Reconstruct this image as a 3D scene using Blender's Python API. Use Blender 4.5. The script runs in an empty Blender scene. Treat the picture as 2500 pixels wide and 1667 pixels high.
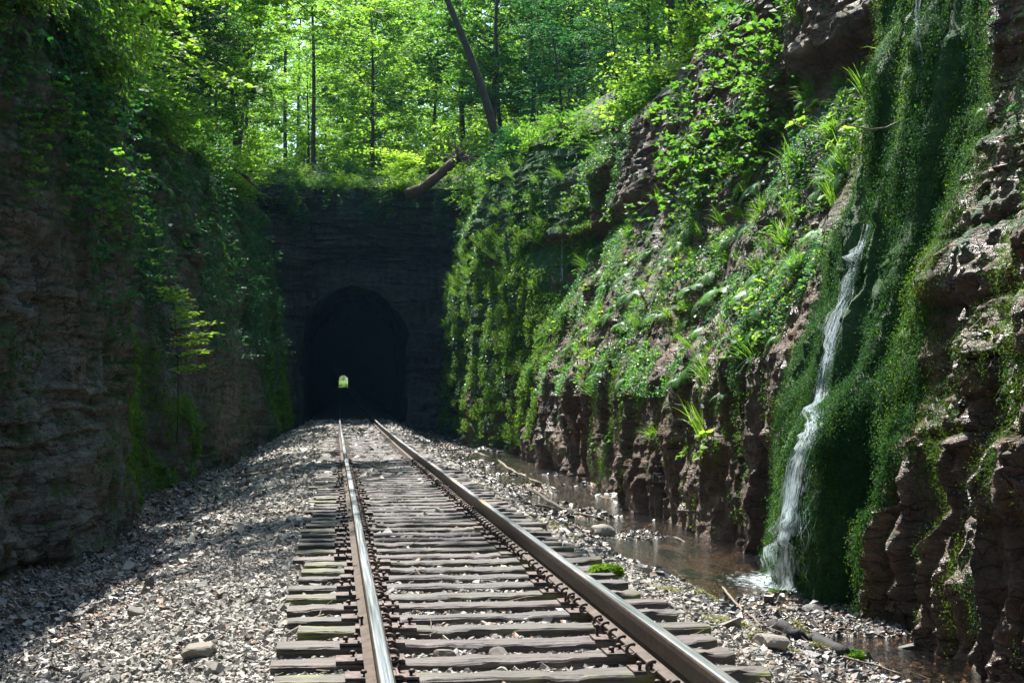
import bpy, math, numpy as np
from mathutils import Vector, Matrix, Euler
R = math.radians
rng = np.random.default_rng(11)
scene = bpy.context.scene
col = scene.collection

# ------------------------------------------------------------------ camera
FPX, PW, PH = 3550.0, 2500.0, 1667.0
cam_d = bpy.data.cameras.new("camera"); cam = bpy.data.objects.new("camera", cam_d); col.objects.link(cam)
cam.location = (0, 0, 1.27)
cam.rotation_euler = (R(90 + 2.008), 0, R(-6.97))
cam_d.sensor_width = 36; cam_d.lens = 36 * FPX / PW
cam_d.clip_start = 0.1; cam_d.clip_end = 3000
scene.camera = cam
CAMO = np.array([0, 0, 1.27])
CAMR = np.array(cam.rotation_euler.to_matrix())

# ------------------------------------------------------------------ light
SUN_DIR = np.array([-0.13, 0.62, 1.10]); SUN_DIR /= np.linalg.norm(SUN_DIR)   # towards the sun
sun_el = math.asin(SUN_DIR[2]); sun_az = math.atan2(SUN_DIR[0], SUN_DIR[1])
world = bpy.data.worlds.new("World"); scene.world = world; world.use_nodes = True
wn = world.node_tree; sky = wn.nodes.new('ShaderNodeTexSky'); sky.sky_type = 'NISHITA'; sky.sun_disc = False
sky.sun_elevation = sun_el; sky.sun_rotation = sun_az
sky.air_density = 1.4; sky.ozone_density = 3.0
bg = wn.nodes['Background']; bg.inputs['Strength'].default_value = 0.12
wn.links.new(sky.outputs[0], bg.inputs[0])
sl = bpy.data.lights.new("sun", 'SUN'); sl.energy = 5.0; sl.angle = R(0.6); sl.color = (1, 0.965, 0.90)
so = bpy.data.objects.new("sun", sl); col.objects.link(so)
so.rotation_euler = Vector(-SUN_DIR).to_track_quat('-Z', 'Y').to_euler(); so.location = (0, 0, 60)
scene.view_settings.view_transform = 'Standard'; scene.view_settings.look = 'None'
scene.view_settings.exposure = 1.66; scene.view_settings.gamma = 1
cy = scene.cycles
cy.max_bounces = 7; cy.diffuse_bounces = 4; cy.glossy_bounces = 3; cy.transmission_bounces = 5
cy.transparent_max_bounces = 12; cy.caustics_reflective = False; cy.caustics_refractive = False
cy.sample_clamp_indirect = 6; cy.use_denoising = True
try: cy.denoiser = 'OPENIMAGEDENOISE'
except Exception: pass

# ------------------------------------------------------------------ noise
def _h(ix, iy, iz):
    with np.errstate(over='ignore'):
        h = ix.astype(np.uint32) * np.uint32(374761393) + iy.astype(np.uint32) * np.uint32(668265263) + iz.astype(np.uint32) * np.uint32(2246822519)
        h = (h ^ (h >> np.uint32(13))) * np.uint32(1274126177)
        h = h ^ (h >> np.uint32(16)); h = h * np.uint32(2654435761); h = h ^ (h >> np.uint32(15))
    return (h & np.uint32(0xffffff)).astype(np.float32) / np.float32(0x7fffff) - 1
def noise(x, y, z=0.0):
    x, y, z = np.broadcast_arrays(np.asarray(x, np.float32), np.asarray(y, np.float32), np.asarray(z, np.float32))
    fx, fy, fz = np.floor(x), np.floor(y), np.floor(z)
    ix, iy, iz = fx.astype(np.int64), fy.astype(np.int64), fz.astype(np.int64)
    tx, ty, tz = x - fx, y - fy, z - fz
    tx, ty, tz = [t * t * (3 - 2 * t) for t in (tx, ty, tz)]
    def L(a, b, t): return a + (b - a) * t
    c = [[[_h(ix + i, iy + j, iz + k) for k in (0, 1)] for j in (0, 1)] for i in (0, 1)]
    return L(L(L(c[0][0][0], c[1][0][0], tx), L(c[0][1][0], c[1][1][0], tx), ty),
             L(L(c[0][0][1], c[1][0][1], tx), L(c[0][1][1], c[1][1][1], tx), ty), tz)
def fbm(x, y, z=0.0, o=4, g=0.5):
    s, a, f = 0, 1.0, 1.0
    for i in range(o):
        s = s + a * noise(x * f + 17.3 * i, y * f + 5.1 * i, z * f + 9.7 * i); a *= g; f *= 2.03
    return s
def sst(a, b, x):
    t = np.clip((x - a) / (b - a), 0, 1); return t * t * (3 - 2 * t)
def bump1(x, c, w):                                # smooth bump round c
    return np.exp(-((x - c) / w) ** 2)

# ------------------------------------------------------------------ the lie of the land (track along +Y, rail top z = 0)
TC = 0.988                                          # track centre x
def rise(D): D = np.asarray(D, float); return np.where(D > 68, .13 + .0059 * (D - 68), .13 * np.clip((D - 38) / 30, 0, 1) ** 1.3)
def bend(D): D = np.asarray(D, float); return np.clip(D - 60, 0, None) * .0054
BRD = [-15, 8, 10.5, 12, 13.2, 14.5, 16.2, 17.0, 18.5, 21, 26, 30, 36, 42, 50, 56, 64, 72]
BRX = [5.2, 5.1, 5.05, 5.15, 5.15, 5.12, 5.2, 5.6, 5.6, 5.35, 5.6, 5.75, 5.9, 5.95, 5.7, 5.5, 5.25, 5.1]
BLD = [-15, 10, 15, 18, 21.8, 22.7, 26, 31, 38, 44, 52, 60, 66, 72]
BLX = [-3.4, -3.3, -3.35, -3.05, -2.75, -3.3, -3.45, -3.3, -3.0, -2.75, -2.6, -2.35, -1.9, -1.75]
def topR(D): return np.interp(D, [-15, 15, 30, 45, 60, 72], [9.5, 9.5, 9.5, 9.6, 10.4, 11.1])
def topL(D): return np.interp(D, [-15, 15, 22, 30, 44, 60, 72], [7.5, 7.2, 7.4, 7.2, 8.4, 9.7, 11.1])
def baseR(D, z):
    D = np.asarray(D, float); z = np.asarray(z, float)
    b = np.interp(D, BRD, BRX); zp = np.clip(z, 0, None)
    w_m = sst(12.6, 13.6, D) * (1 - sst(16.3, 17.0, D)); w_n = 1 - sst(12.6, 13.6, D)
    w_f = sst(43, 50, D); w_mid = np.clip(1 - w_m - w_n - w_f, 0, 1)
    f_m = .25 * zp - .10 * bump1(z, 1.0, .5)
    shelf = sst(1.9, 2.25, z)
    f_n = .12 * zp + .16 * (1 - shelf) * sst(-.4, .5, z) * sst(9.5, 11, D) + .40 * sst(2.3, 4.2, z) - .10 * bump1(z, 2.45, .3)
    f_mid = .04 * zp + .42 * np.clip(z - 1.5, 0, 4.4) - .45 * sst(5.9, 6.3, z) + .9 * np.clip(z - 8.2, 0, 3)
    f_far = .03 * zp + .04 * np.clip(z - 4, 0, 6) + .5 * np.clip(z - 8.5, 0, 4)
    x = b + w_m * f_m + w_n * f_n + w_mid * f_mid + w_f * f_f if False else b + w_m * f_m + w_n * f_n + w_mid * f_mid + w_f * f_far
    x = x + .9 * bump1(D, 41.2, .8) * sst(4.2, 4.7, z) * (1 - sst(7.0, 7.6, z))       # dark recess
    x = x - .40 * bump1(D, 39.6, .6) * (1 - sst(4.2, 4.9, z))                         # brown column below it
    return x
def baseL(D, z):
    D = np.asarray(D, float); z = np.asarray(z, float); zp = np.clip(z, 0, None)
    b = np.interp(D, BLD, BLX)
    w = sst(22, 30, D)
    return b - (1 - w) * (.07 * zp + .12 * np.clip(z - 4.5, 0, 5)) - w * (.10 * zp + .14 * np.clip(z - 4.5, 0, 6)) + .25 * bump1(D, 34, 1.5) * sst(0, 3, z)
def strata(D, z, seed, amp, th=.34):
    h = z + .22 * fbm(D / 4.0, z / 3.0, seed, 2) + .05 * noise(D / .5, z / .5, seed + 1)
    hh = h / th + .9 * noise(D / 9, h / .9, seed + 3)
    li = np.floor(hh); fr = hh - li; q = D + .35 * noise(D / .4, z / .25, seed + 4)
    bl = np.floor(q / (1.3 + .9 * (noise(li * 3.1, 0 * li, seed + 5))) + 7.7 * noise(li * 1.7, 0 * li, seed + 6))
    off = _h(li.astype(np.int64), bl.astype(np.int64), np.full(li.shape, seed, np.int64)) * amp
    off2 = _h(li.astype(np.int64), np.zeros(li.shape, np.int64), np.full(li.shape, seed + 9, np.int64)) * amp * .7
    m = sst(-.35, .35, noise(D / 2.3, z / 1.1, seed + 11))
    groove = np.exp(-(np.minimum(fr, 1 - fr) / .07) ** 2) * amp * .7
    return (off + off2 - groove) * (.25 + .75 * m)
def ridged(x, y, z, o=4):
    t, a = 0, .5
    for i in range(o):
        t = t + a * (1 - np.abs(noise(x, y, z + 7 * i))) ** 2; a *= .55; x, y = x * 2.1 + 3.3, y * 2.1 + 1.7
    return t
def dispR(D, z):                                    # positive = out towards the track
    wx = .5 * noise(D / 1.1, z / 1.1, 91.0)
    d = .34 * fbm(D / 2.6, z / 2.6, 3.3, 4) + .26 * (ridged(D / 1.1 + wx, z / 1.4, 7.1, 5) - .55) + .035 * fbm(D / .12, z / .12, 8.1, 2)
    run = (1 - np.abs(noise(D / .55 + .5 * noise(z, D), z / 3.8, 4.0))) ** 2 + .6 * (1 - np.abs(noise(D / .19, z / 2.2, 6.0))) ** 2
    lower = 1 - sst(1.2, 3.0, z + .8 * noise(D / 2, 0, 3)); mound = sst(12.6, 13.4, D) * (1 - sst(16.5, 17.2, D)); near = 1 - sst(12.4, 13.4, D)
    upper = sst(5.6, 6.2, z) * (1 - mound) * (1 - near)
    far = sst(42, 48, D)
    runamp = .12 * lower * (1 - mound) + .36 * mound + .10 * far + .12 * near
    d = d * (1 - .45 * mound) + runamp * (run - .6) + strata(D, z, 21, 1.0, .42) * (.015 + .10 * upper + .055 * near + .03 * far) + strata(D, z, 23, 1.0, .11) * (.022 * (1 - .6 * lower) + .012 * near + .02 * upper) * (1 - mound)
    d = d - (1 - mound) * (1 - near) * lower * .10 * (ridged(D / 1.1 + wx, z / 1.4, 7.1, 5) - .55) + (1 - mound) * lower * .11 * strata(z * .5, D + .15 * noise(z / .5, D, 2.), 25, 1.0, .55)
    d = d + mound * .11 * (ridged(D / .15 + .6 * noise(z / .5, D, 5.), z / 1.6, 64., 2) - .5)
    lobe = .30 * bump1(D, 14.2, .55) * (1 - sst(.9, 1.5, z)) * mound                   # mossy lobe beside the fall
    return d + lobe
def dispL(D, z):
    wx = .5 * noise(D / 1.3, z / 1.3, 92.0)
    d = .26 * fbm(D / 3.0, z / 2.4, 13.3, 4) + .30 * (ridged(D / 1.5 + wx, z / 1.7, 17.1, 5) - .55) + .06 * fbm(D / .28, z / .22, 18.1, 3)
    run = (1 - np.abs(noise(D / .9, z / 4.0, 14.0))) ** 2
    up = sst(2.8, 5.0, z + 1.2 * noise(D / 4, 0, 2))
    return d + .10 * (run - .5) * (1 - up) + strata(D, z, 31, 1.0, .5) * (.045 + .09 * up) + strata(D, z, 33, 1.0, .13) * (.04 + .02 * up)
def XR(D, z): return baseR(D, z) - dispR(np.asarray(D, float), np.asarray(z, float))
def XL(D, z): return baseL(D, z) + dispL(np.asarray(D, float), np.asarray(z, float))
def G(X, D):
    X = np.asarray(X, float); D = np.asarray(D, float)
    s = X - TC
    wob = .25 * fbm(D / 3.0, X / 6.0, 2.2, 3)
    left = np.interp(-s + wob, [0, 1.45, 1.9, 2.6, 3.3, 3.7, 4.2], [0, .01, .07, .28, .47, .50, .40])
    right = np.interp(s + wob, [0, 1.35, 1.7, 2.15, 2.5, 3.0, 4.1, 5.0], [0, .02, .07, .28, .50, .64, .68, .55])
    z = -.262 - np.where(s < 0, left, right)
    rough = sst(1.3, 2.0, np.abs(s))
    z = z - .22 * sst(2.45, 2.9, s) * bump1(D, 17.3, 2.3) + .05 * sst(2.5, 2.9, s) * sst(19.5, 22, D) * (1 - sst(3.4, 3.8, s))
    z = z + .10 * (1 - sst(12.5, 14.5, D)) * sst(2.4, 3, s) + rough * (.05 * fbm(X / .9, D / .9, 7.0, 3)) + rough * .15 * sst(2.2, 3.2, s) * fbm(X / 1.1, D / 1.9, 1.0, 2) + .012 * fbm(X / .15, D / .15, 1.0, 2)
    return z + rise(D)
WATER = -0.83
def waterz(D): return WATER + .05 * sst(20, 44, np.asarray(D, float)) + rise(D)

def ray(px, py):
    d = CAMR @ np.array([(px - PW / 2) / FPX, -(py - PH / 2) / FPX, -1.0]); return d / np.linalg.norm(d)
def at_depth(px, py, D):
    d = ray(px, py); t = D / d[1]; return CAMO + d * t
def hit(px, py, f):
    d = ray(px, py); t = np.geomspace(5, 90, 260)
    for _ in range(2):
        P = CAMO + d[None] * t[:, None]; s = f(P); i = int(np.argmax(s))
        if not s[i]: return P[-1]
        t = np.linspace(t[max(i - 1, 0)], t[i], 24)
    return P[i]
def hitR(px, py): return hit(px, py, lambda P: (P[:, 0] > XR(P[:, 1], P[:, 2])))
def hitL(px, py): return hit(px, py, lambda P: (P[:, 0] < XL(P[:, 1], P[:, 2])))
def hitG(px, py): return hit(px, py, lambda P: (P[:, 2] < G(P[:, 0], P[:, 1])))
def hitW(px, py): return hit(px, py, lambda P: (P[:, 2] < waterz(P[:, 1])))

# ------------------------------------------------------------------ mesh and object helpers
def mesh(name, V, F, mats=(), smooth=True, fcol=None, mi=None, attrs=None):
    V = np.ascontiguousarray(V, np.float32).reshape(-1, 3)
    me = bpy.data.meshes.new(name)
    if isinstance(F, list):
        cnt = np.array([len(f) for f in F], np.int32); loops = np.array([i for f in F for i in f], np.int32)
    else:
        F = np.asarray(F, np.int32); cnt = np.full(len(F), F.shape[1], np.int32); loops = F.ravel()
    me.vertices.add(len(V)); me.vertices.foreach_set('co', V.ravel())
    me.loops.add(len(loops)); me.loops.foreach_set('vertex_index', loops)
    me.polygons.add(len(cnt)); st = np.concatenate([[0], np.cumsum(cnt)[:-1]]).astype(np.int32)
    me.polygons.foreach_set('loop_start', st); me.polygons.foreach_set('loop_total', cnt)
    if mi is not None: me.polygons.foreach_set('material_index', np.asarray(mi, np.int32))
    me.polygons.foreach_set('use_smooth', np.full(len(cnt), smooth, bool))
    if fcol is not None:
        a = me.attributes.new('tone', 'FLOAT', 'FACE'); a.data.foreach_set('value', np.asarray(fcol, np.float32))
    for k, v in (attrs or {}).items():
        a = me.attributes.new(k, 'FLOAT', 'POINT'); a.data.foreach_set('value', np.asarray(v, np.float32).ravel())
    for m in mats: me.materials.append(m)
    me.update(calc_edges=True); me.validate()
    return me
def tag(o, label=None, cat=None, group=None, kind=None):
    for k, v in (('label', label), ('category', cat), ('group', group), ('kind', kind)):
        if v: o[k] = v
    return o
def obj(name, me, parent=None, loc=(0, 0, 0), rot=(0, 0, 0), sc=(1, 1, 1)):
    o = bpy.data.objects.new(name, me); col.objects.link(o)
    if parent: o.parent = parent
    o.location = loc; o.rotation_euler = rot; o.scale = sc if hasattr(sc, '__len__') else (sc, sc, sc)
    return o
def empty(name, loc=(0, 0, 0), rot=(0, 0, 0)):
    o = bpy.data.objects.new(name, None); col.objects.link(o); o.location = loc; o.rotation_euler = rot
    o.empty_display_size = .1; return o
KIDS = {}
def own(p, *ch): KIDS.setdefault(p.name, []).extend(ch); return p
def dup(src, loc, rot=(0, 0, 0), sc=(1, 1, 1), **tags):
    def cp(o, par):
        c = o.copy(); col.objects.link(c)
        if par: c.parent = par
        for k in KIDS.get(o.name, []): own(c, cp(k, c))
        return c
    c = cp(src, None); c.location = loc; c.rotation_euler = rot
    c.scale = sc if hasattr(sc, '__len__') else (sc, sc, sc)
    tag(c, **tags); return c
def grid_faces(nu, nv):
    i = np.arange(nu * nv).reshape(nu, nv)
    return np.stack([i[:-1, :-1], i[1:, :-1], i[1:, 1:], i[:-1, 1:]], -1).reshape(-1, 4)
class MB:
    def __init__(s): s.V = []; s.F = []; s.n = 0; s.c = []
    def add(s, V, F, c=0.5):
        V = np.asarray(V, float).reshape(-1, 3); F = [tuple(int(i) + s.n for i in f) for f in F]
        s.V.append(V); s.F += F; s.c += [c] * len(F); s.n += len(V); return s
    def tube(s, P, r, n=6, c=.5, cap=True):
        P = np.asarray(P, float); r = np.broadcast_to(np.asarray(r, float), (len(P),))
        T = np.gradient(P, axis=0); T /= np.linalg.norm(T, axis=1)[:, None] + 1e-9
        up = np.array([0, 0, 1.]) if abs(T[0][2]) < .9 else np.array([1., 0, 0])
        V = []
        for p, t, rr in zip(P, T, r):
            a = np.cross(t, up); a /= np.linalg.norm(a) + 1e-9; b = np.cross(a, t); up = b
            an = np.arange(n) * 2 * np.pi / n
            V.append(p + rr * (np.cos(an)[:, None] * a + np.sin(an)[:, None] * b))
        m = len(P); F = []
        for i in range(m - 1):
            for j in range(n):
                k = (j + 1) % n; F.append((i * n + j, i * n + k, (i + 1) * n + k, (i + 1) * n + j))
        if cap: F.append(tuple(range(n))[::-1]); F.append(tuple((m - 1) * n + j for j in range(n)))
        return s.add(np.concatenate(V), F, c)
    def box(s, x0, x1, y0, y1, z0, z1, c=.5):
        V = [(x, y, z) for x in (x0, x1) for y in (y0, y1) for z in (z0, z1)]
        return s.add(V, [(0, 1, 3, 2), (4, 6, 7, 5), (0, 4, 5, 1), (2, 3, 7, 6), (0, 2, 6, 4), (1, 5, 7, 3)], c)
    def mesh(s, name, mat, smooth=True): return mesh(name, np.concatenate(s.V), s.F, [mat] if mat else [], smooth, fcol=s.c)

# ------------------------------------------------------------------ materials
class NT:
    def __init__(s, name):
        s.m = bpy.data.materials.new(name); s.m.use_nodes = True; s.t = s.m.node_tree; s.t.nodes.clear()
        s.out = s.n('ShaderNodeOutputMaterial')
    def n(s, k, **kw):
        x = s.t.nodes.new(k)
        for a, b in kw.items(): setattr(x, a, b)
        return x
    def l(s, a, b): s.t.links.new(a, b)
    def set(s, node, **kw):
        for k, v in kw.items():
            i = node.inputs[k.replace('_', ' ')]
            if hasattr(v, 'links') or isinstance(v, bpy.types.NodeSocket): s.l(v, i)
            else: i.default_value = v
        return node
    def coord(s, kind='Object'): return s.n('ShaderNodeTexCoord').outputs[kind]
    def map(s, v, sc=(1, 1, 1)):
        m = s.n('ShaderNodeMapping'); s.l(v, m.inputs[0]); m.inputs['Scale'].default_value = sc; return m.outputs[0]
    def noise(s, v, scale=5, detail=5, rough=.55, out='Fac'):
        m = s.n('ShaderNodeTexNoise'); s.l(v, m.inputs['Vector']); m.inputs['Scale'].default_value = scale
        m.inputs['Detail'].default_value = detail; m.inputs['Roughness'].default_value = rough; return m.outputs[out]
    def vor(s, v, scale=5, feat='F1', out='Distance'):
        m = s.n('ShaderNodeTexVoronoi', feature=feat); s.l(v, m.inputs['Vector']); m.inputs['Scale'].default_value = scale; return m.outputs[out]
    def ramp(s, f, stops, interp='LINEAR'):
        r = s.n('ShaderNodeValToRGB'); r.color_ramp.interpolation = interp; e = r.color_ramp.elements
        while len(e) < len(stops): e.new(.5)
        for x, (p, c) in zip(e, stops):
            x.position = p; x.color = (c, c, c, 1) if not hasattr(c, '__len__') else (*c, 1)
        s.l(f, r.inputs[0]); return r.outputs[0]
    def mix(s, f, a, b, mode='MIX'):
        m = s.n('ShaderNodeMix', data_type='RGBA', blend_type=mode)
        for i, v in ((0, f), (6, a), (7, b)):
            if isinstance(v, bpy.types.NodeSocket): s.l(v, m.inputs[i])
            elif i == 0: m.inputs[0].default_value = v
            else: m.inputs[i].default_value = (*v, 1)
        return m.outputs[2]
    def math(s, op, a, b=0.0, c=None):
        m = s.n('ShaderNodeMath', operation=op)
        for i, v in enumerate((a, b) if c is None else (a, b, c)):
            if isinstance(v, bpy.types.NodeSocket): s.l(v, m.inputs[i])
            else: m.inputs[i].default_value = v
        return m.outputs[0]
    def attr(s, name, out='Fac', t='GEOMETRY'):
        a = s.n('ShaderNodeAttribute', attribute_name=name, attribute_type=t); return a.outputs[out]
    def bump(s, h, dist=.02, strength=1.0, nrm=None):
        b = s.n('ShaderNodeBump'); s.l(h, b.inputs['Height']); b.inputs['Distance'].default_value = dist; b.inputs['Strength'].default_value = strength
        if nrm is not None: s.l(nrm, b.inputs['Normal'])
        return b.outputs[0]
    def prin(s, **kw):
        p = s.n('ShaderNodeBsdfPrincipled'); s.set(p, **kw); s.l(p.outputs[0], s.out.inputs[0]); return p

def m_leaf(name, c_dark, c_light, c_yel, trans=.5, rough=.45, gl=.5):
    N = NT(name)
    rnd = N.n('ShaderNodeObjectInfo').outputs['Random']; tone = N.attr('tone')
    f = N.math('ADD', N.math('MULTIPLY', tone, .75), N.math('MULTIPLY', rnd, .25))
    c = N.ramp(f, [(0, c_dark), (.5, c_light), (1, c_yel)])
    d = N.prin(Base_Color=c, Roughness=rough); d.inputs['Specular IOR Level'].default_value = gl
    tr = N.n('ShaderNodeBsdfTranslucent')
    tc = N.mix(1.0, c, (.90, 1.0, .36), 'MULTIPLY'); sc = N.n('ShaderNodeMix', data_type='RGBA', blend_type='MIX'); 
    vm = N.n('ShaderNodeVectorMath', operation='SCALE'); N.l(tc, vm.inputs[0]); vm.inputs['Scale'].default_value = 2.1
    N.l(vm.outputs[0], tr.inputs[0])
    mx = N.n('ShaderNodeMixShader'); mx.inputs[0].default_value = trans
    N.l(d.outputs[0], mx.inputs[1]); N.l(tr.outputs[0], mx.inputs[2]); N.l(mx.outputs[0], N.out.inputs[0])
    return N.m
LEAF = m_leaf('broad_leaves', (.022, .070, .022), (.065, .15, .030), (.15, .25, .040), .5, .55, .25)
LEAF_Y = m_leaf('young_leaves', (.055, .13, .022), (.15, .26, .038), (.33, .42, .085), .55, .55, .25)
LEAF_D = m_leaf('shade_tinted_leaves', (.010, .055, .026), (.024, .10, .045), (.05, .16, .06), .4, .6, .2)  # base greens shifted towards teal, the tint of shade put into the leaf colour
CEDAR = m_leaf('cedar_needles', (.012, .032, .018), (.02, .05, .028), (.045, .08, .04), .15, .6, .2)
GRASS = m_leaf('grass_blades', (.04, .11, .018), (.09, .20, .03), (.22, .30, .055), .45, .5, .25)
FERN = m_leaf('fern_fronds', (.03, .10, .02), (.06, .17, .03), (.12, .25, .04), .42, .4)
MOSS = m_leaf('moss_leaflets', (.010, .046, .014), (.030, .095, .018), (.13, .20, .026), .3, .65, .15)
MOSS_G = m_leaf('olive_ground_moss', (.05, .06, .012), (.16, .16, .018), (.30, .29, .03), .2, .7, .15)
MOSS_Y = m_leaf('golden_moss', (.03, .10, .012), (.10, .18, .015), (.26, .33, .025), .32, .65, .15)

def m_bark(name, a, b):
    N = NT(name); v = N.coord(); w = N.map(v, (9, 9, 1.6)); f = N.noise(w, 2.5, 6)
    c = N.ramp(f, [(.3, a), (.7, b)]); N.prin(Base_Color=c, Roughness=.85, Normal=N.bump(f, .02, .8)); return N.m
BARK = m_bark('bark', (.018, .014, .010), (.07, .055, .042))
BARK_R = m_bark('red_rotten_wood', (.035, .018, .012), (.11, .055, .035))
TWIG = m_bark('dead_twig', (.06, .045, .03), (.26, .21, .15))
WETLOG = m_bark('wet_black_wood', (.006, .006, .007), (.03, .026, .024))

def m_rock(name, cols, mossc, wet, strat=1.0, mossbias=0.0):
    N = NT(name); v = N.coord()
    big = N.noise(v, .55, 5); med = N.noise(N.map(v, (1, 1, 2.6)), 2.6, 8, .65); fine = N.noise(v, 28, 5, .7)
    c = N.ramp(big, [(.32, cols[0]), (.5, cols[1]), (.68, cols[2])])
    c2 = N.ramp(med, [(.30, cols[3]), (.72, cols[1])]); c = N.mix(.5, c, c2)
    c = N.mix(.6, c, N.ramp(fine, [(.3, .35), (.7, 1.15)]), 'MULTIPLY'); lich = N.ramp(N.noise(v, 11, 7, .75), [(.60, 0.0), (.68, .55)]); c = N.mix(lich, c, (.26, .26, .22))
    vert = N.noise(N.map(v, (3.2, 3.2, .35)), 1.6, 6, .6)
    c = N.mix(.55, c, N.ramp(vert, [(.38, (.25, .25, .25)), (.6, (1, 1, 1))]), 'MULTIPLY')
    ms = N.attr('moss'); ge = N.n('ShaderNodeNewGeometry'); sx = N.n('ShaderNodeSeparateXYZ'); N.l(ge.outputs['Normal'], sx.inputs[0])
    up = N.math('MULTIPLY', sx.outputs[2], .35)
    mf = N.math('ADD', N.math('ADD', ms, up), N.math('MULTIPLY', N.math('SUBTRACT', N.noise(v, 2.3, 9, .7), .5), 1.5))
    mf = N.ramp(N.math('ADD', mf, mossbias), [(.42, 0.0), (.62, 1.0)])
    mc = N.ramp(N.noise(v, 9, 6, .7), [(.3, mossc[0]), (.55, mossc[1]), (.75, mossc[2])])
    c = N.mix(mf, c, mc)
    wv = N.n('ShaderNodeVectorMath', operation='MULTIPLY_ADD'); N.l(N.noise(v, 3.0, 4, .6, 'Color'), wv.inputs[0]); wv.inputs[1].default_value = (.5, .5, .22); N.l(v, wv.inputs[2]); vw = wv.outputs[0]
    crack = N.vor(N.map(vw, (.9, .9, 3.2)), 1.3, 'DISTANCE_TO_EDGE'); crack2 = N.vor(N.map(vw, (1.0, 1.0, 2.6)), 4.2, 'DISTANCE_TO_EDGE')
    ck = N.math('MULTIPLY', N.ramp(crack, [(0, 0.0), (.030, 1.0)]), N.ramp(crack2, [(0, .35), (.035, 1.0)])); rockc = N.mix(.75, c, ck, 'MULTIPLY'); c = N.mix(mf, rockc, c)
    h = N.math('ADD', N.math('MULTIPLY', med, .8), N.math('MULTIPLY', fine, .34))
    h = N.math('ADD', h, N.math('MULTIPLY', N.noise(N.map(v, (.6, .6, 9)), 2.0, 5, .6), .5 * strat))
    h = N.math('ADD', h, N.math('MULTIPLY', ck, .35))
    h = N.math('ADD', h, N.math('MULTIPLY', N.math('MULTIPLY', N.noise(v, 60, 4, .7), mf), .7))
    wt = N.attr('wet'); ro = N.math('SUBTRACT', .85, N.math('MULTIPLY', N.math('MULTIPLY', wt, N.ramp(N.noise(v, 1.7, 4), [(.35, 0.2), (.6, 1.0)])), wet))
    ro = N.math('ADD', ro, N.math('MULTIPLY', mf, .15))
    p = N.prin(Base_Color=c, Roughness=ro, Normal=N.bump(h, .11, 1.0)); p.inputs['Specular IOR Level'].default_value = .42
    return N.m
ROCK_L = m_rock('shaded_limestone', [(.15, .150, .125), (.22, .205, .165), (.29, .225, .165), (.08, .078, .066)], [(.02, .045, .008), (.05, .095, .012), (.10, .16, .018)], .35)
ROCK_R = m_rock('wet_brown_rock', [(.080, .048, .030), (.175, .092, .046), (.26, .145, .068), (.040, .026, .018)], [(.015, .065, .014), (.035, .12, .018), (.10, .19, .025)], .55)
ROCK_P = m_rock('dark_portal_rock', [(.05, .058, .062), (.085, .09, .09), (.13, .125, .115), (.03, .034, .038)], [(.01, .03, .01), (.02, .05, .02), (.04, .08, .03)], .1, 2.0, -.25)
ROCK_T = m_rock('dark_tunnel_rock', [(.012, .013, .014), (.02, .02, .02), (.03, .03, .03), (.01, .01, .01)], [(.01, .01, .01)] * 3, 0, 1, -2)  # near-black rock colour over the whole lining

def m_stone(name, stops, rough=.8):
    N = NT(name); v = N.coord(); t = N.attr('tone'); rnd = N.n('ShaderNodeObjectInfo').outputs['Random']
    f = N.math('FRACT', N.math('ADD', t, rnd)) if name.startswith('boulder') else t
    c = N.ramp(f, stops); n = N.noise(v, 30, 5, .65); c = N.mix(.5, c, N.ramp(n, [(.3, .45), (.65, 1.0)]), 'MULTIPLY')
    N.prin(Base_Color=c, Roughness=rough, Normal=N.bump(n, .01, .7)); return N.m
GRAVEL = m_stone('limestone_ballast', [(0, (.06, .048, .038)), (.25, (.14, .12, .10)), (.6, (.29, .27, .235)), (.86, (.48, .455, .40)), (1, (.20, .13, .08))])
WETSTONE = m_stone('wet_stream_stones', [(0, (.03, .03, .032)), (.4, (.075, .07, .065)), (.8, (.16, .14, .12)), (1, (.12, .07, .045))], .42)
BOULDER = m_stone('boulder_stone', [(0, (.14, .12, .10)), (.4, (.27, .25, .22)), (.7, (.20, .17, .13)), (1, (.36, .32, .27))])
def m_ground():
    N = NT('gravelly_earth'); v = N.coord()
    vo = N.vor(v, 26); vc = N.n('ShaderNodeTexVoronoi'); N.l(v, vc.inputs['Vector']); vc.inputs['Scale'].default_value = 26
    g = N.ramp(N.noise(v, 40, 2), [(.3, (.14, .125, .105)), (.7, (.38, .35, .31))])
    d = N.ramp(N.noise(v, 6, 6), [(.3, (.045, .032, .022)), (.7, (.15, .10, .06))])
    w = N.attr('wet'); c = N.mix(N.ramp(N.math('ADD', w, N.math('MULTIPLY', N.math('SUBTRACT', N.noise(v, 1.5, 5), .5), .8)), [(.35, 0.0), (.6, 1.0)]), g, d)
    mo = N.ramp(N.math('ADD', N.attr('moss'), N.math('MULTIPLY', N.math('SUBTRACT', N.noise(v, 2.2, 6), .5), 1.4)), [(.55, 0.0), (.72, 1.0)])
    c = N.mix(mo, c, (.09, .11, .012))
    ro = N.math('SUBTRACT', .85, N.math('MULTIPLY', w, .6))
    N.prin(Base_Color=c, Roughness=ro, Normal=N.bump(N.math('ADD', vo, N.noise(v, 12, 5)), .03, 1.0)); return N.m
GROUND = m_ground()
def m_floor():
    N = NT('forest_floor'); v = N.coord(); c = N.ramp(N.noise(v, 1.2, 8, .7), [(.3, (.02, .04, .01)), (.55, (.05, .07, .018)), (.75, (.09, .06, .03))])
    N.prin(Base_Color=c, Roughness=.9, Normal=N.bump(N.noise(v, 9, 6), .15, 1.0)); return N.m
FLOOR = m_floor()
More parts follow.
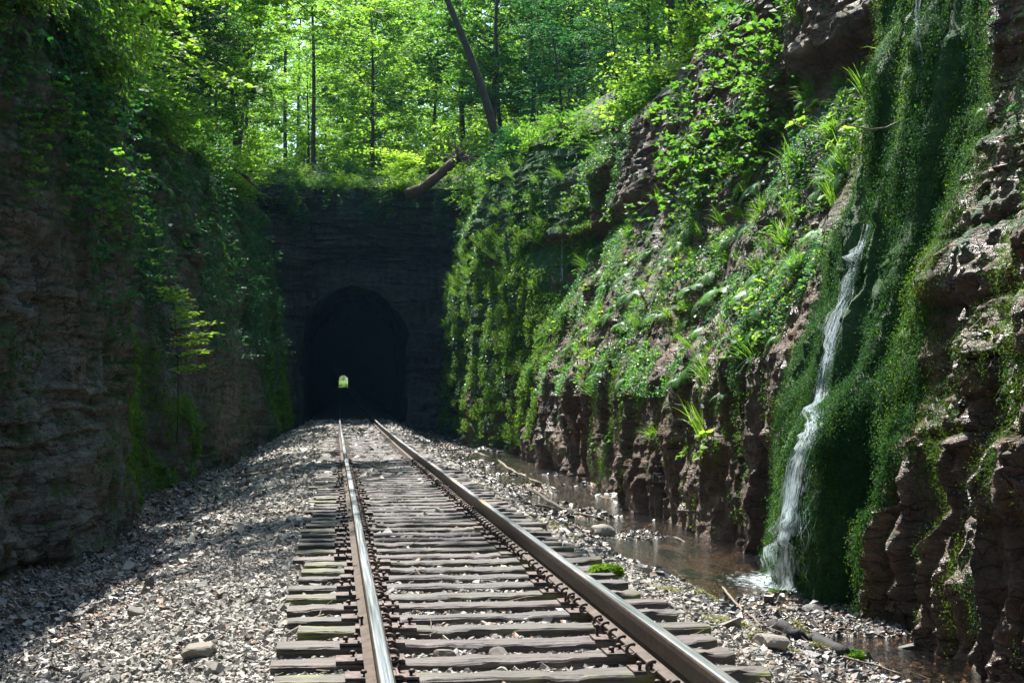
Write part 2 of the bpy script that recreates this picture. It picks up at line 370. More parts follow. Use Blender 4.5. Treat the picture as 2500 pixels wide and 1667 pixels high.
def m_wood():
    N = NT('weathered_tie_wood'); v = N.coord(); oi = N.n('ShaderNodeObjectInfo')
    gr = N.noise(N.map(v, (1.2, 26, 26)), 2.0, 6, .65); sp = N.noise(N.map(v, (.6, 9, 9)), 3.0, 4)
    c = N.ramp(gr, [(.3, (.015, .012, .012)), (.5, (.060, .049, .046)), (.72, (.17, .148, .138))])
    c = N.mix(.8, c, oi.outputs['Color'], 'MULTIPLY')
    ge = N.n('ShaderNodeNewGeometry'); 
    mo = N.ramp(N.math('ADD', N.attr('edge'), N.math('MULTIPLY', oi.outputs['Alpha'], .001)), [(.35, 0.0), (.7, 1.0)])
    mm = N.ramp(N.math('ADD', N.noise(v, 2.1, 5), N.math('MULTIPLY', N.attr('edge'), .22)), [(.60, 0.0), (.72, 1.0)])
    al = oi.outputs['Alpha']; c = N.mix(N.math('MULTIPLY', mm, al), c, (.10, .105, .028))
    crack = N.ramp(sp, [(.33, 0.0), (.40, 1.0)]); c = N.mix(crack, (.01, .008, .008), c)
    h = N.math('ADD', gr, N.math('MULTIPLY', crack, .8))
    N.prin(Base_Color=c, Roughness=.68, Normal=N.bump(h, .012, 1.0)); return N.m
WOOD = m_wood()
def m_rust(name, a, b, c_, rough=.6, met=.4):
    N = NT(name); v = N.coord(); f = N.noise(v, 14, 6, .65); c = N.ramp(f, [(.3, a), (.5, b), (.72, c_)])
    N.prin(Base_Color=c, Roughness=rough, Metallic=met, Normal=N.bump(f, .004, .6)); return N.m
RUST = m_rust('rusty_iron', (.022, .016, .014), (.060, .040, .033), (.15, .095, .075))
RAILSIDE = m_rust('brown_rail_side', (.030, .021, .016), (.062, .042, .030), (.12, .075, .05), .45, .4)
def m_railtop():
    N = NT('polished_rail_top'); v = N.coord(); st = N.noise(N.map(v, (70, .8, 1)), 1.0, 5); pa = N.noise(N.map(v, (2, .35, 1)), 1.0, 4)
    c = N.ramp(st, [(.3, (.16, .17, .18)), (.7, (.42, .44, .46))]); rf = N.ramp(pa, [(.54, 0.0), (.66, 1.0)])
    rf = N.math('MULTIPLY', rf, N.attr('rusty')); c = N.mix(rf, c, (.30, .16, .08))
    ro = N.math('ADD', .20, N.math('MULTIPLY', N.math('ADD', rf, st), .22))
    N.prin(Base_Color=c, Roughness=ro, Metallic=.9, Normal=N.bump(st, .002, .5)); return N.m
RAILTOP = m_railtop()
def m_water():
    N = NT('shallow_brown_water'); v = N.coord(); h = N.math('ADD', N.noise(N.map(v, (1.3, .7, 1)), 7, 4, .6), N.math('MULTIPLY', N.noise(v, 30, 3), .5))
    nr = N.bump(h, .022, 1.0)
    tr = N.n('ShaderNodeBsdfTransparent'); tr.inputs[0].default_value = (.66, .50, .36, 1)
    gl = N.n('ShaderNodeBsdfGlossy'); gl.inputs['Roughness'].default_value = .10; N.l(nr, gl.inputs['Normal'])
    fr = N.n('ShaderNodeFresnel'); fr.inputs[0].default_value = 1.33; N.l(nr, fr.inputs['Normal'])
    mx = N.n('ShaderNodeMixShader'); N.l(N.math('ADD', N.math('MULTIPLY', fr.outputs[0], 1.5), .08), mx.inputs[0]); N.l(tr.outputs[0], mx.inputs[1]); N.l(gl.outputs[0], mx.inputs[2])
    N.l(mx.outputs[0], N.out.inputs[0]); return N.m
WATERM = m_water()
def m_fall(name, tp):
    N = NT(name); v = N.coord(); f = N.ramp(N.noise(v, 9, 4), [(.35, 0.0), (.65, 1.0)])
    p = N.prin(Base_Color=(.62, .71, .76, 1), Roughness=.15); tl = N.n('ShaderNodeBsdfTranslucent'); tl.inputs[0].default_value = (.62, .72, .77, 1)
    m0 = N.n('ShaderNodeMixShader'); m0.inputs[0].default_value = .45; N.l(p.outputs[0], m0.inputs[1]); N.l(tl.outputs[0], m0.inputs[2])
    tr = N.n('ShaderNodeBsdfTransparent'); mx = N.n('ShaderNodeMixShader')
    N.l(N.math('ADD', N.math('MULTIPLY', f, .35), tp), mx.inputs[0]); N.l(m0.outputs[0], mx.inputs[1]); N.l(tr.outputs[0], mx.inputs[2]); N.l(mx.outputs[0], N.out.inputs[0]); return N.m
FALL = m_fall('white_falling_water', .32); FOAM = m_fall('white_foam', .15)

# ------------------------------------------------------------------ structure: cliffs, ground, hills, stream
def dgrid(n, d0, d1, dmax, k=.5):
    s = np.linspace(0, 1, 20000); D = d0 + (dmax - d0) * s
    w = 1 / D ** 2 * 12 + k / D; c = np.cumsum(w); c = (c - c[0]) / (c[-1] - c[0])
    Dv = np.interp(np.linspace(0, 1, n), c, D)
    return np.concatenate([np.linspace(d1, d0, 30)[:-1], Dv])
def cliff(name, fx, ftop, n, d0, side, mat):
    D = dgrid(n, d0, -15, 71.5, .9); nz = 430; s = np.linspace(0, 1, nz)
    DD, S = np.meshgrid(D, s, indexing='ij'); T = ftop(DD) + .25 * fbm(DD / 1.7, 0 * DD, 3 + side, 3); Z = -1.3 + (T + 1.3) * S
    X = fx(DD, Z); Yy = DD + (.06 * fbm(DD / .3, Z / .3, 77.0, 2))
    V = np.stack([X, Yy, Z], -1); F = grid_faces(len(D), nz)
    if side > 0: F = F[:, ::-1]
    if side > 0:
        mound = sst(12.7, 13.4, DD) * (1 - sst(16.4, 17.2, DD)); far = sst(42, 47, DD)
        moss = .95 * mound + .52 * far + .22 * (1 - mound) * sst(1.5, 3, Z) + .18 * fbm(DD / 2, Z / 2, 5.5, 3)
        moss = moss - .6 * bump1(DD, 40, 1.3); near = 1 - sst(12.5, 13.2, DD)
        moss = moss + near * (.25 * (noise(DD / .5, Z / 3, 9.0) > .1) - .10)
        wet = np.clip(.75 + .4 * fbm(DD / 2, Z / 1.5, 6.5, 3) + .4 * near, 0, 1.25) * (1 - .5 * far)
    else:
        moss = .36 + .18 * sst(3, 6, Z) + .24 * fbm(DD / 2.5, Z / 2.0, 15.5, 4) + .45 * bump1(DD, 22.7, .9) * (1 - sst(3.2, 4.2, Z)) + .3 * sst(52, 58, DD) * (1 - sst(64, 67, DD))
        wet = np.clip(.3 + .3 * fbm(DD / 2, Z / 1.5, 16.5, 3), 0, 1)
    o = obj(name, mesh(name, V, F, [mat], True, attrs={'moss': moss, 'wet': wet})); tag(o, kind='structure'); return o
cliff('cliff_left', XL, topL, 560, 12.0, -1, ROCK_L)
cliff('cliff_right', XR, topR, 800, 9.0, 1, ROCK_R)

def ground():
    D = dgrid(520, 5.0, -15, 72.5, 2.0); X = np.linspace(-5.2, 8.2, 380); DD, XX = np.meshgrid(D, X, indexing='ij')
    Z = G(XX, DD); F = grid_faces(len(D), len(X))[:, ::-1]; s = XX - TC
    wet = sst(2.0, 2.9, s) + sst(2.7, 3.3, -s); moss = .55 * bump1(s, 2.35, .6) * bump1(DD, 12.0, 3.5) + .1
    tag(obj('ground', mesh('ground', np.stack([XX, DD, Z], -1), F, [GROUND], attrs={'wet': wet, 'moss': moss})), kind='structure')
    D = np.linspace(8, 50, 160); X = np.linspace(2.6, 7.6, 40); DD, XX = np.meshgrid(D, X, indexing='ij')
    tag(obj('stream_water', mesh('stream_water', np.stack([XX, DD, waterz(DD)], -1), grid_faces(160, 40)[:, ::-1], [WATERM])), kind='structure')
    # forest floor on both sides of the cutting and over the tunnel
    V = []; F = []; off = 0
    Ds = np.concatenate([np.linspace(-60, -15, 8)[:-1], np.linspace(-15, 70.6, 130)]); k = np.concatenate([[0], np.geomspace(.4, 160, 34)])
    for side in (-1, 1):
        DD, K = np.meshgrid(Ds, k, indexing='ij')
        tz = (topR if side > 0 else topL)(DD); x0 = (baseR if side > 0 else baseL)(DD, tz) - side * .25
        z = tz + .02 + (.75 if side > 0 else .45) * K / (1 + K / (26 if side > 0 else 30)) + .25 * fbm((x0 + side * K) / 3, DD / 3, 4.0, 3) * sst(0, 2, K) - .12 * (K < .1)
        V.append(np.stack([x0 + side * K, DD, z], -1).reshape(-1, 3)); f = grid_faces(len(Ds), len(k)); f = f[:, ::-1] if side > 0 else f
        F.append(f + off); off += V[-1].shape[0]
    X = np.concatenate([-np.geomspace(6, 160, 30)[::-1], np.linspace(-5.6, 9, 60), np.geomspace(9.4, 165, 30)]); D = np.concatenate([np.linspace(70.3, 80, 24), np.geomspace(81, 800, 40)])
    XX, DD = np.meshgrid(X, D, indexing='ij'); Z = hillz(XX, DD)
    V.append(np.stack([XX, DD, Z], -1).reshape(-1, 3)); F.append(grid_faces(len(X), len(D)) [:, ::-1]+ off); off += V[-1].shape[0]
    X = np.linspace(-150, 160, 20); D = np.geomspace(800, 1800, 16); XX, DD = np.meshgrid(X, D, indexing='ij')
    V.append(np.stack([XX, DD, np.where(DD < 801, 3.9, 3.9 + .035 * (DD - 806))], -1).reshape(-1, 3)); F.append(grid_faces(20, 16)[:, ::-1] + off)
    tag(obj('hillside', mesh('hillside', np.concatenate(V), np.concatenate(F), [FLOOR])), kind='structure')
def hillz(X, D):
    X = np.asarray(X, float); D = np.asarray(D, float)
    z = 11.05 + .09 * np.clip(D - 70, 0, 60) + .9 * sst(70.5, 74, D) + .28 * fbm(X / 3, D / 3, 4.4, 3) * sst(70.3, 71.5, D)
    return z + .5 * np.clip(X - 6, 0, 30) / (1 + np.clip(X - 6, 0, 30) / 30) + .3 * np.clip(-4 - X, 0, 40) / (1 + np.clip(-4 - X, 0, 40) / 30)
def far_wood():
    n = 85000; X = rng.uniform(-45, 95, n); D = rng.uniform(172, 205, n); z = hillz(X, D) + 36 * rng.random(n) ** .9; k = fbm(X / 5, z / 4, D / 9, 3) > -.42; C = np.stack([X, D, z], -1)[k]
    V, F = leaves(C, .62, upw=.4); tag(obj('far_woodland', mesh('far_woodland', V, F, [LEAF_Y], False, fcol=np.clip(.45 + .3 * noise(C[:, 0] / 4, C[:, 2] / 4, 3.) + rng.normal(0, .15, len(F)), 0, 1))), 'hazy mass of far sunlit woodland behind the nearer trees', 'woodland', kind='stuff')
def topz(X, D):
    if D > 70.3: return float(hillz(X, D))
    s = 1 if X > 1 else -1
    tz = float((topR if s > 0 else topL)(D)); x0 = float((baseR if s > 0 else baseL)(D, tz)) - s * .25; K = max(0, s * (X - x0))
    return tz + (.75 if s > 0 else .45) * K / (1 + K / (26 if s > 0 else 30))
ground()

def tunnel():
    P0 = 70.0; nt = 260; ns = 170
    t = np.linspace(0, 1, nt); hw = 2.49; spring = 3.70
    def arch(t, D):
        L1 = spring + 1.2; L2 = math.pi * hw; Lt = 2 * L1 + L2; d = t * Lt
        x = np.where(d < L1, -hw, np.where(d < L1 + L2, -hw * np.cos((d - L1) / hw), hw)); z = np.where(d < L1, -1.2 + d, np.where(d < L1 + L2, spring + hw * np.sin(np.clip((d - L1) / hw, 0, math.pi)), spring - (d - L1 - L2)))
        return x, z
    ax, az = arch(t, P0)
    per = np.array([(-7.2, -1.2), (-7.2, 11.1), (9.2, 11.1), (9.2, -1.2)]); pl = np.array([0, 12.3, 28.7, 41.0])
    # outer outline matched by angle so that rays never cross
    ang = np.interp(t, [0, .28, .72, 1], [0, .33, .69, 1]) * 41.0
    ox = np.interp(ang, pl, per[:, 0]); oz = np.interp(ang, pl, per[:, 1])
    s = np.linspace(0, 1, ns)[None, :] ** 1.15; X = (ax[:, None] + TC) * (1 - s) + ox[:, None] * s; Z = (az[:, None] + .13) * (1 - s) + oz[:, None] * s
    fade = .35 + .65 * sst(0, .05, s)
    d = .45 * fbm(X / 2.2, Z / 2.2, 51.0, 4) + .04 * fbm(X / .2, Z / .2, 52.0, 3) + strata(X * 1.0, Z, 61, .22, .30) + strata(X, Z, 63, .07, .10) + .25 * (ridged(X / 1.3, Z / 1.0, 65., 4) - .5) 
    d = d + .9 * sst(-1.2, -2.6, X) * (1 - 0)
    Y = P0 - d * fade - .02
    jag = .11 * fbm(X / .8, Z / .8, 53.0, 3) * (1 - sst(0, .2, s)); X = X + jag; Z = Z + jag
    moss = .1 + .25 * fbm(X / 2, Z / 2, 54., 3) + .35 * sst(8.5, 11, Z); e = empty('railway_tunnel', (TC, 70, 0))
    inv = np.array([TC, 70, 0])
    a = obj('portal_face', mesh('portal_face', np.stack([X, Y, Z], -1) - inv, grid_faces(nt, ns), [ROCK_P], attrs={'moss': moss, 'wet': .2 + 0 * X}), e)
    Ds = np.concatenate([np.linspace(70.0, 90, 110), np.geomspace(91, 806.5, 60)]); tt = t; bx, bz = arch(tt, 0)
    DD = Ds[:, None] + 0 * bx[None]; nz_ = .12 * fbm(bx[None] * 1.3 + DD * .3, DD * .9, bz[None] * 1.3, 3) * sst(70, 71, DD)
    sc_ = 1 + nz_ / 2.5; Xx = TC + bend(DD) + bx[None] * sc_; Zz = rise(DD) + bz[None] * sc_
    DD = np.array(np.broadcast_to(DD, Xx.shape)); Xx[0] = X[:, 0]; Zz[0] = Z[:, 0]; DD[0] = Y[:, 0]
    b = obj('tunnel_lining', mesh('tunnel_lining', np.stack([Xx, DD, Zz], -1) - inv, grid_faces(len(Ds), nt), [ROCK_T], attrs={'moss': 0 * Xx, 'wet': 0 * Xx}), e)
    Ds = np.concatenate([np.linspace(72.4, 90, 60), np.geomspace(91, 830, 40)]); xs = np.linspace(-2.9, 2.9, 24); DD, XX = np.meshgrid(Ds, xs, indexing='ij')
    Z = rise(DD) - .30 + .03 * fbm(XX / .4, DD / .4, 6., 2) - .25 * sst(1.5, 2.4, np.abs(XX))
    c = obj('tunnel_floor', mesh('tunnel_floor', np.stack([XX + TC + bend(DD), DD, Z], -1) - inv, grid_faces(len(Ds), 24)[:, ::-1], [GROUND], attrs={'wet': 0 * XX + .3, 'moss': 0 * XX}), e)
    tag(e, 'dark arched tunnel mouth in the rock face with a far bright exit', 'tunnel'); own(e, a, b, c)
tunnel()

# ------------------------------------------------------------------ track
def rail(name, x0, label, rust):
    prof = [(-.074, -.186), (-.074, -.175), (-.020, -.160), (-.0095, -.14), (-.0085, -.06), (-.018, -.046), (-.036, -.038), (-.037, -.010), (-.030, -.0025),
            (-.016, 0), (.016, 0), (.030, -.0025), (.037, -.010), (.036, -.038), (.018, -.046), (.0085, -.06), (.0095, -.14), (.020, -.160), (.074, -.175), (.074, -.186)]
    prof = np.array(prof); Ds = np.concatenate([np.linspace(3, 75, 145), np.geomspace(77, 812, 90)]); n = len(prof)
    e = empty(name, (x0, 3, -.186)); V = np.zeros((len(Ds), n, 3))
    lw = .006 * noise(Ds / 4, 0 * Ds, x0)
    V[:, :, 0] = prof[None, :, 0] + (bend(Ds) + lw)[:, None]; V[:, :, 1] = Ds[:, None] - 3; V[:, :, 2] = prof[None, :, 1] + (rise(Ds) + .5 * lw)[:, None] + .186
    i = np.arange(len(Ds) * n).reshape(len(Ds), n); F = np.stack([i[:-1], np.roll(i, -1, 1)[:-1], np.roll(i, -1, 1)[1:], i[1:]], -1)
    mi = np.zeros((len(Ds) - 1, n), int); mi[:, 8:11] = 1
    o = obj('rail_bar', mesh(name, V, F.reshape(-1, 4), [RAILSIDE, RAILTOP], False, mi=mi.ravel(), attrs={'rusty': np.full(V.shape[:2], rust)}), e)
    tag(e, label, 'rail'); own(e, o); return e
rail_l = rail('steel_rail', .235, 'shiny steel rail running straight to the tunnel, the one nearer the left cliff', .25)
rail_r = rail('steel_rail', 1.741, 'brown sided steel rail slanting past the stream, nearer the waterfall', .9)

def tie_mesh(seed):
    r = np.random.default_rng(seed); nx, L, W, H = 46, 2.60, .205, .17
    sec = [(-.5, 0), (-.5, .55), (-.49, .93), (-.44, 1), (-.2, 1), (0, 1), (.2, 1), (.44, 1), (.49, .93), (.5, .55), (.5, 0)]
    sec = np.array(sec); xs = np.linspace(-L / 2, L / 2, nx); X, A = np.meshgrid(xs, np.arange(len(sec)), indexing='ij')
    Y = sec[A, 0] * W; Z = (sec[A, 1] - 1) * H
    n1 = .004 * fbm(X * 1.2, Y * 40, seed + .5, 3) + .007 * fbm(X * 7, Y * 12 + Z * 9, seed + 9.5, 3); edge = np.abs(sec[A, 0]) > .4
    Z = Z + n1 * (sec[A, 1] > .5) - .012 * edge * (noise(X * 5, Y * 3, seed) > .35) * (sec[A, 1] > .9); Y = Y + np.sign(Y) * .012 * fbm(X * 3, Z * 20, seed + 2.5, 2) * edge
    V = np.stack([X, Y, Z], -1); F = [tuple(f) for f in grid_faces(nx, len(sec))]
    m = len(sec); F += [tuple(range(m)), tuple((nx - 1) * m + j for j in range(m))[::-1]]
    return mesh('wooden_tie', V, F, [WOOD], False, attrs={'edge': np.clip(np.abs(X) / 1.3, 0, 1) * edge})
tie_ms = [tie_mesh(s) for s in range(7)]
def plate_mesh():
    m = MB(); 
    for a, b, z0, z1 in ((-.19, -.08, -.002, .012), (-.08, .08, -.002, .016), (.08, .19, -.002, .012)): m.box(a, b, -.095, .095, z0, z1)
    for s in (-1, 1): m.box(s * .080 - .006, s * .080 + .006, -.094, .094, .012, .026)
    for s in (-1, 1):
        for y in (-.05, .05): m.box(s * .15 - .009, s * .15 + .009, y - .009, y + .009, .0122, .0126, .0)
    return m.mesh('tie_plate', RUST, False)
def spike_mesh(h):
    m = MB(); m.box(-.008, .008, -.008, .008, -.03, h)
    an = np.arange(10) * 2 * np.pi / 10
    rings = [(.75, -.004), (1, .002), (.95, .010), (.55, .017)]; V = [(.018 * k * math.cos(a) + .005, .015 * k * math.sin(a), h + z) for k, z in rings for a in an]
    F = [(i * 10 + j, i * 10 + (j + 1) % 10, (i + 1) * 10 + (j + 1) % 10, (i + 1) * 10 + j) for i in range(3) for j in range(10)] + [tuple(range(30, 40)), tuple(range(9, -1, -1))]
    m.add(V, F); return m.mesh('spike', RUST, True)
plate_m = plate_mesh(); spike_ms = [spike_mesh(h) for h in (.018, .03, .055)]
def anchor_mesh(s):                                 # spring clip hooked round the rail base
    m = MB(); a = np.linspace(R(-150), R(125), 14)
    P = np.stack([s * (.088 + .030 * np.cos(a)), 0 * a, -.160 + .032 * np.sin(a)], -1)
    m.tube(P, .0105, 6); m.box(-.07, .07, -.009, .009, -.197, -.1865); return m.mesh('rail_anchor', RUST, True)
anch = {1: anchor_mesh(1), -1: anchor_mesh(-1)}
tie_desc = ['charred dark', 'flat greyish brown', 'mossy green edged', 'pale split grained', 'wide brown', 'green tinged', 'cracked grey']
ordn = ['first', 'second', 'third', 'fourth', 'fifth', 'sixth', 'seventh', 'eighth', 'ninth', 'tenth', 'eleventh', 'twelfth', 'thirteenth', 'fourteenth', 'fifteenth', 'sixteenth']
tie_cols = [tuple([.68 * q * w_ for q, w_ in zip(c_[:3], (1.06, .97, .90))] + [c_[3]]) for c_ in [(.75, .74, .78, .1), (.95, .82, .80, .2), (.85, .92, .70, 1.0), (1.15, 1.08, 1.0, .3), (1.1, .95, .85, .1), (.95, 1.0, .75, 1.0), (.9, .92, .95, .3)]]
D = 5.05; i = 0; vis = 0
while D < 72:
    dj = D + rng.normal(0, .02)
    e = empty('railway_tie', (TC + rng.normal(0, .035), dj, float(rise(D)) - .205), (0, rng.normal(0, .004), rng.normal(0, .008)))
    k = i % 7 if i % 3 else (i * 5 + 2) % 7
    w = obj('tie_beam', tie_ms[k], e); w.color = tie_cols[(k + i // 7) % 7]; w.scale = (1 + rng.normal(0, .015), rng.uniform(.9, 1.08), 1)
    own(e, w)
    if dj > 6.25: vis += 1
    if 0 < vis <= 16: tag(e, f'{tie_desc[(k + i // 7) % 7]} wooden tie, {ordn[vis - 1]} up from the bottom of the photo', 'railway tie', 'wooden ties under the rails')
    elif vis == 0: tag(e, 'dark wooden tie mostly below the bottom edge of the photo', 'railway tie', 'wooden ties under the rails')
    elif D < 38: tag(e, 'weathered wooden tie in the closely spaced run midway to the tunnel', 'railway tie', 'wooden ties under the rails')
    else: tag(e, 'gravel dusted wooden tie in the last stretch before the tunnel', 'railway tie', 'wooden ties under the rails')
    if D < 50:
        for x in (.235 - TC, 1.741 - TC):
            p = obj('tie_plate', plate_m, e, (x, 0, .002)); own(e, p)
            if D < 30:
                for sx, y in ((-.15, rng.choice([-.05, .05])), (-.09, rng.choice([-.05, .05])), (.09, rng.choice([-.05, .05])), (.15, rng.choice([-.05, .05]))):
                    if abs(sx) > .12 and rng.random() < .3: continue
                    s_ = obj('spike', spike_ms[rng.choice([0, 0, 1, 2], p=[.3, .3, .25, .15])], p, (sx, float(y), .010), (rng.normal(0, .08), rng.normal(0, .08), math.pi if sx < 0 else 0)); own(p, s_)
    if 5.5 < D < 31:
        for rl, x0, sd in ((rail_l, .235, 1), (rail_r, 1.741, -1)):
            for dy in (-.135, .135):
                if rng.random() < .15: continue
                a = obj('rail_anchor', anch[sd], rl, (0, D + dy - 3 + rng.normal(0, .012), .186 + float(rise(D)))); own(rl, a)
    D += .515 if D < 60 else .56; i += 1

# ------------------------------------------------------------------ stones
CUBE = np.array([(x, y, z) for x in (-1, 1) for y in (-1, 1) for z in (-1, 1)], float)
CF = np.array([(0, 1, 3, 2), (4, 6, 7, 5), (0, 4, 5, 1), (2, 3, 7, 6), (0, 2, 6, 4), (1, 5, 7, 3)])
def stones(name, P, r, mat, label, cat, flat=.62):
    n = len(P); V = CUBE[None] * (1 + rng.normal(0, .22, (n, 8, 3))); V = V * (rng.uniform(.6, 1.25, (n, 1, 3)) * np.array([1, 1, flat]))
    # taper some corners to make wedges
    V[:, :, :2] *= np.where(CUBE[None, :, 2:3] > 0, rng.uniform(.45, 1, (n, 1, 1)), 1)
    q = rng.normal(0, 1, (n, 4)); q[:, 1:3] *= .35; q /= np.linalg.norm(q, axis=1)[:, None]; w, x, y, z = q.T
    M = np.stack([1 - 2 * (y * y + z * z), 2 * (x * y - z * w), 2 * (x * z + y * w), 2 * (x * y + z * w), 1 - 2 * (x * x + z * z), 2 * (y * z - x * w), 2 * (x * z - y * w), 2 * (y * z + x * w), 1 - 2 * (x * x + y * y)], -1).reshape(n, 3, 3)
    V = np.einsum('nij,nkj->nki', M, V) * r[:, None, None] * .75 + P[:, None, :]
    F = (CF[None] + 8 * np.arange(n)[:, None, None]).reshape(-1, 4); tone = np.repeat(np.clip(rng.normal(.5, .24, n), 0, 1), 6)
    o = obj(name, mesh(name, V, F, [mat], False, fcol=tone)); tag(o, label, cat, kind='stuff'); return o
def scatter(n, d0, d1, x0, x1, keep=None):
    D = d0 + (d1 - d0) * rng.random(n); X = x0 + (x1 - x0) * rng.random(n)
    if keep is not None: k = keep(X, D); X, D = X[k], D[k]
    return X, D
Ps, rs = [], []
for d0, d1, n, rr in ((4.8, 9, 62000, .0125), (9, 15, 52000, .0155), (15, 26, 44000, .021), (26, 45, 26000, .035), (45, 72, 15000, .05)):
    X, D_ = scatter(n, d0, d1, -2.7, 4.2); dry = (X < 3.7 + .3 * noise(D_ / .8, X, 3.)) & (rng.random(len(X)) < np.clip(1.25 - .9 * np.clip(X - TC - 1.6, 0, 3) - .8 * np.clip(-X + TC - 2.7, 0, 2), 0, 1)); X, D_ = X[dry], D_[dry]
    r = rr * np.exp(rng.normal(0, .38, len(X))); Ps.append(np.stack([X, D_, G(X, D_) + r * .25], -1)); rs.append(r)
P = np.concatenate(Ps); r = np.concatenate(rs)
k = (np.abs(P[:, 0] - .235) > .11) & (np.abs(P[:, 0] - 1.741) > .11); stones('ballast_gravel', P[k], r[k], GRAVEL, 'pale crushed limestone ballast between the ties and down the left shoulder', 'gravel')
Ps, rs = [], []
for d0, d1, n, rr in ((7, 13, 24000, .015), (13, 24, 20000, .022), (24, 68, 14000, .042)):
    for x0, x1 in ((2.6, 5.7), (-3.9, -1.6)):
        X, D_ = scatter(n if x0 > 0 else n // 2, d0, d1, x0, x1); r = rr * np.exp(rng.normal(0, .5, len(X))); Ps.append(np.stack([X, D_, G(X, D_) + r * .2], -1)); rs.append(r)
P = np.concatenate(Ps); r = np.concatenate(rs); r = np.minimum(r, .075); k = (rng.random(len(P)) < np.where((P[:, 0] > 3.75) & (P[:, 1] > 14.8) & (P[:, 1] < 20), .05, 1)) & (rng.random(len(P)) < np.where((P[:, 0] > 3.7) & (P[:, 1] > 13.5), .6, 1)); stones('stream_stones', P[k], r[k], WETSTONE, 'dark wet stones and shale chips along the foot of the cliffs', 'stones', .4)

import bmesh
def rock_mesh(seed, flat=.7):
    bm = bmesh.new(); bmesh.ops.create_icosphere(bm, subdivisions=3, radius=1); r = np.random.default_rng(seed)
    for _ in range(9):                              # slice planes give broken facets
        n = Vector(r.normal(0, 1, 3)).normalized(); d = r.uniform(.55, .85)
        for v in bm.verts:
            t = v.co.dot(n) - d
            if t > 0: v.co -= n * t
    for v in bm.verts:
        v.co *= 1 + .04 * float(fbm(v.co.x * 3, v.co.y * 3, v.co.z * 3 + seed, 3)); v.co.z *= flat
    me = bpy.data.meshes.new('rock'); bm.to_mesh(me); bm.free(); me.materials.append(BOULDER)
    a = me.attributes.new('tone', 'FLOAT', 'FACE'); a.data.foreach_set('value', np.full(len(me.polygons), .3, np.float32)); return me
rock_ms = [rock_mesh(s, f) for s, f in ((1, .75), (2, .6), (3, .5), (4, .85))]
ROCKS = [(1085, 1610, .075, 'angular grey stone lying against a tie beside the shiny rail'), (1222, 1604, .07, 'rounded grey stone between two ties midway between the rails'),
         (1155, 1536, .05, 'small flat grey stone on the near ballast between the rails'), (795, 1628, .05, 'dark stone at the tie ends left of the shiny rail'),
         (1880, 1582, .11, 'tan angular rock beside the black wet log'), (490, 1605, .13, 'lone dark rock half sunk in the left ballast'),
         (1638, 1352, .17, 'grey boulder with twigs at the edge of the stream'), (1470, 1310, .20, 'large flat pale rock slab beside the brown rail'),
         (1358, 1222, .13, 'pinkish rock near the stream beyond the fallen branches'), (1248, 1180, .15, 'rusty brown boulder beyond the brown rail'),
         (1195, 1215, .07, 'orange tinted stone touching the far side of the brown rail'), (1300, 1208, .09, 'pale chunk of rock between rail and stream'),
         (1545, 1530, .08, 'grey stone by the tie ends right of the brown rail'), (1990, 1500, .12, 'dark wedge shaped rock standing in the shallow stream'),
         (2230, 1605, .22, 'broad brown slab under the shallow water near the bottom'), (470, 1250, .12, 'reddish rock in the ditch below the left cliff'),
         (620, 1160, .11, 'tan stone on the crest of the left ditch'), (330, 1500, .09, 'grey stone midway down the left shoulder'),
         (2380, 1560, .13, 'black stone at the foot of the right cliff'), (2100, 1480, .07, 'small black stone lying flat in the stream')]
for i, (px, py, s, lab) in enumerate(ROCKS):
    p = hitG(px, py); wetr = i in (8, 9, 13, 14, 15, 18, 19); rm = rock_ms[i % 4].copy() if wetr else rock_ms[i % 4]
    if wetr: rm.materials.clear(); rm.materials.append(WETSTONE)
    o = obj('rock', rm, None, (p[0], p[1], p[2] + s * .28), (rng.normal(0, .2), rng.normal(0, .2), rng.uniform(0, 6)), (s * rng.uniform(.9, 1.3), s, s * (.45 if i == 14 else .9)))
    tag(o, lab, 'rock', 'loose rocks around the track')
MOSSROCK = NT('moss_covered_rock'); v_ = MOSSROCK.coord(); f_ = MOSSROCK.noise(v_, 7, 7, .7)
MOSSROCK.prin(Base_Color=MOSSROCK.ramp(f_, [(.3, (.03, .05, .008)), (.5, (.12, .15, .012)), (.7, (.26, .27, .02))]), Roughness=.9, Normal=MOSSROCK.bump(MOSSROCK.noise(v_, 45, 5, .8), .03, 1)); MOSSROCK = MOSSROCK.m
MR = []
for i, (px, py, s, lab) in enumerate([(1775, 1428, .17, 'bright yellow green mossy rock at the pool edge'), (1893, 1452, .09, 'small mossy lump sitting in the pool below the fall'), (1688, 1412, .13, 'dark green mossy mound beside the pool'),
                                       (1480, 1412, .13, 'low cushion of olive moss right of the brown rail'), (2080, 1610, .10, 'mossy clump near the end of the wet log')]):
    p = hitG(px, py); me = rock_ms[(i + 1) % 4].copy(); me.materials.clear(); me.materials.append(MOSSROCK)
    MR.append((tag(obj('mossy_rock', me, None, (p[0], p[1], p[2] + s * .2), (0, 0, i * 1.3), (s * 1.4, s, s)), lab, 'mossy rock', 'mossy rocks by the stream'), me, s))

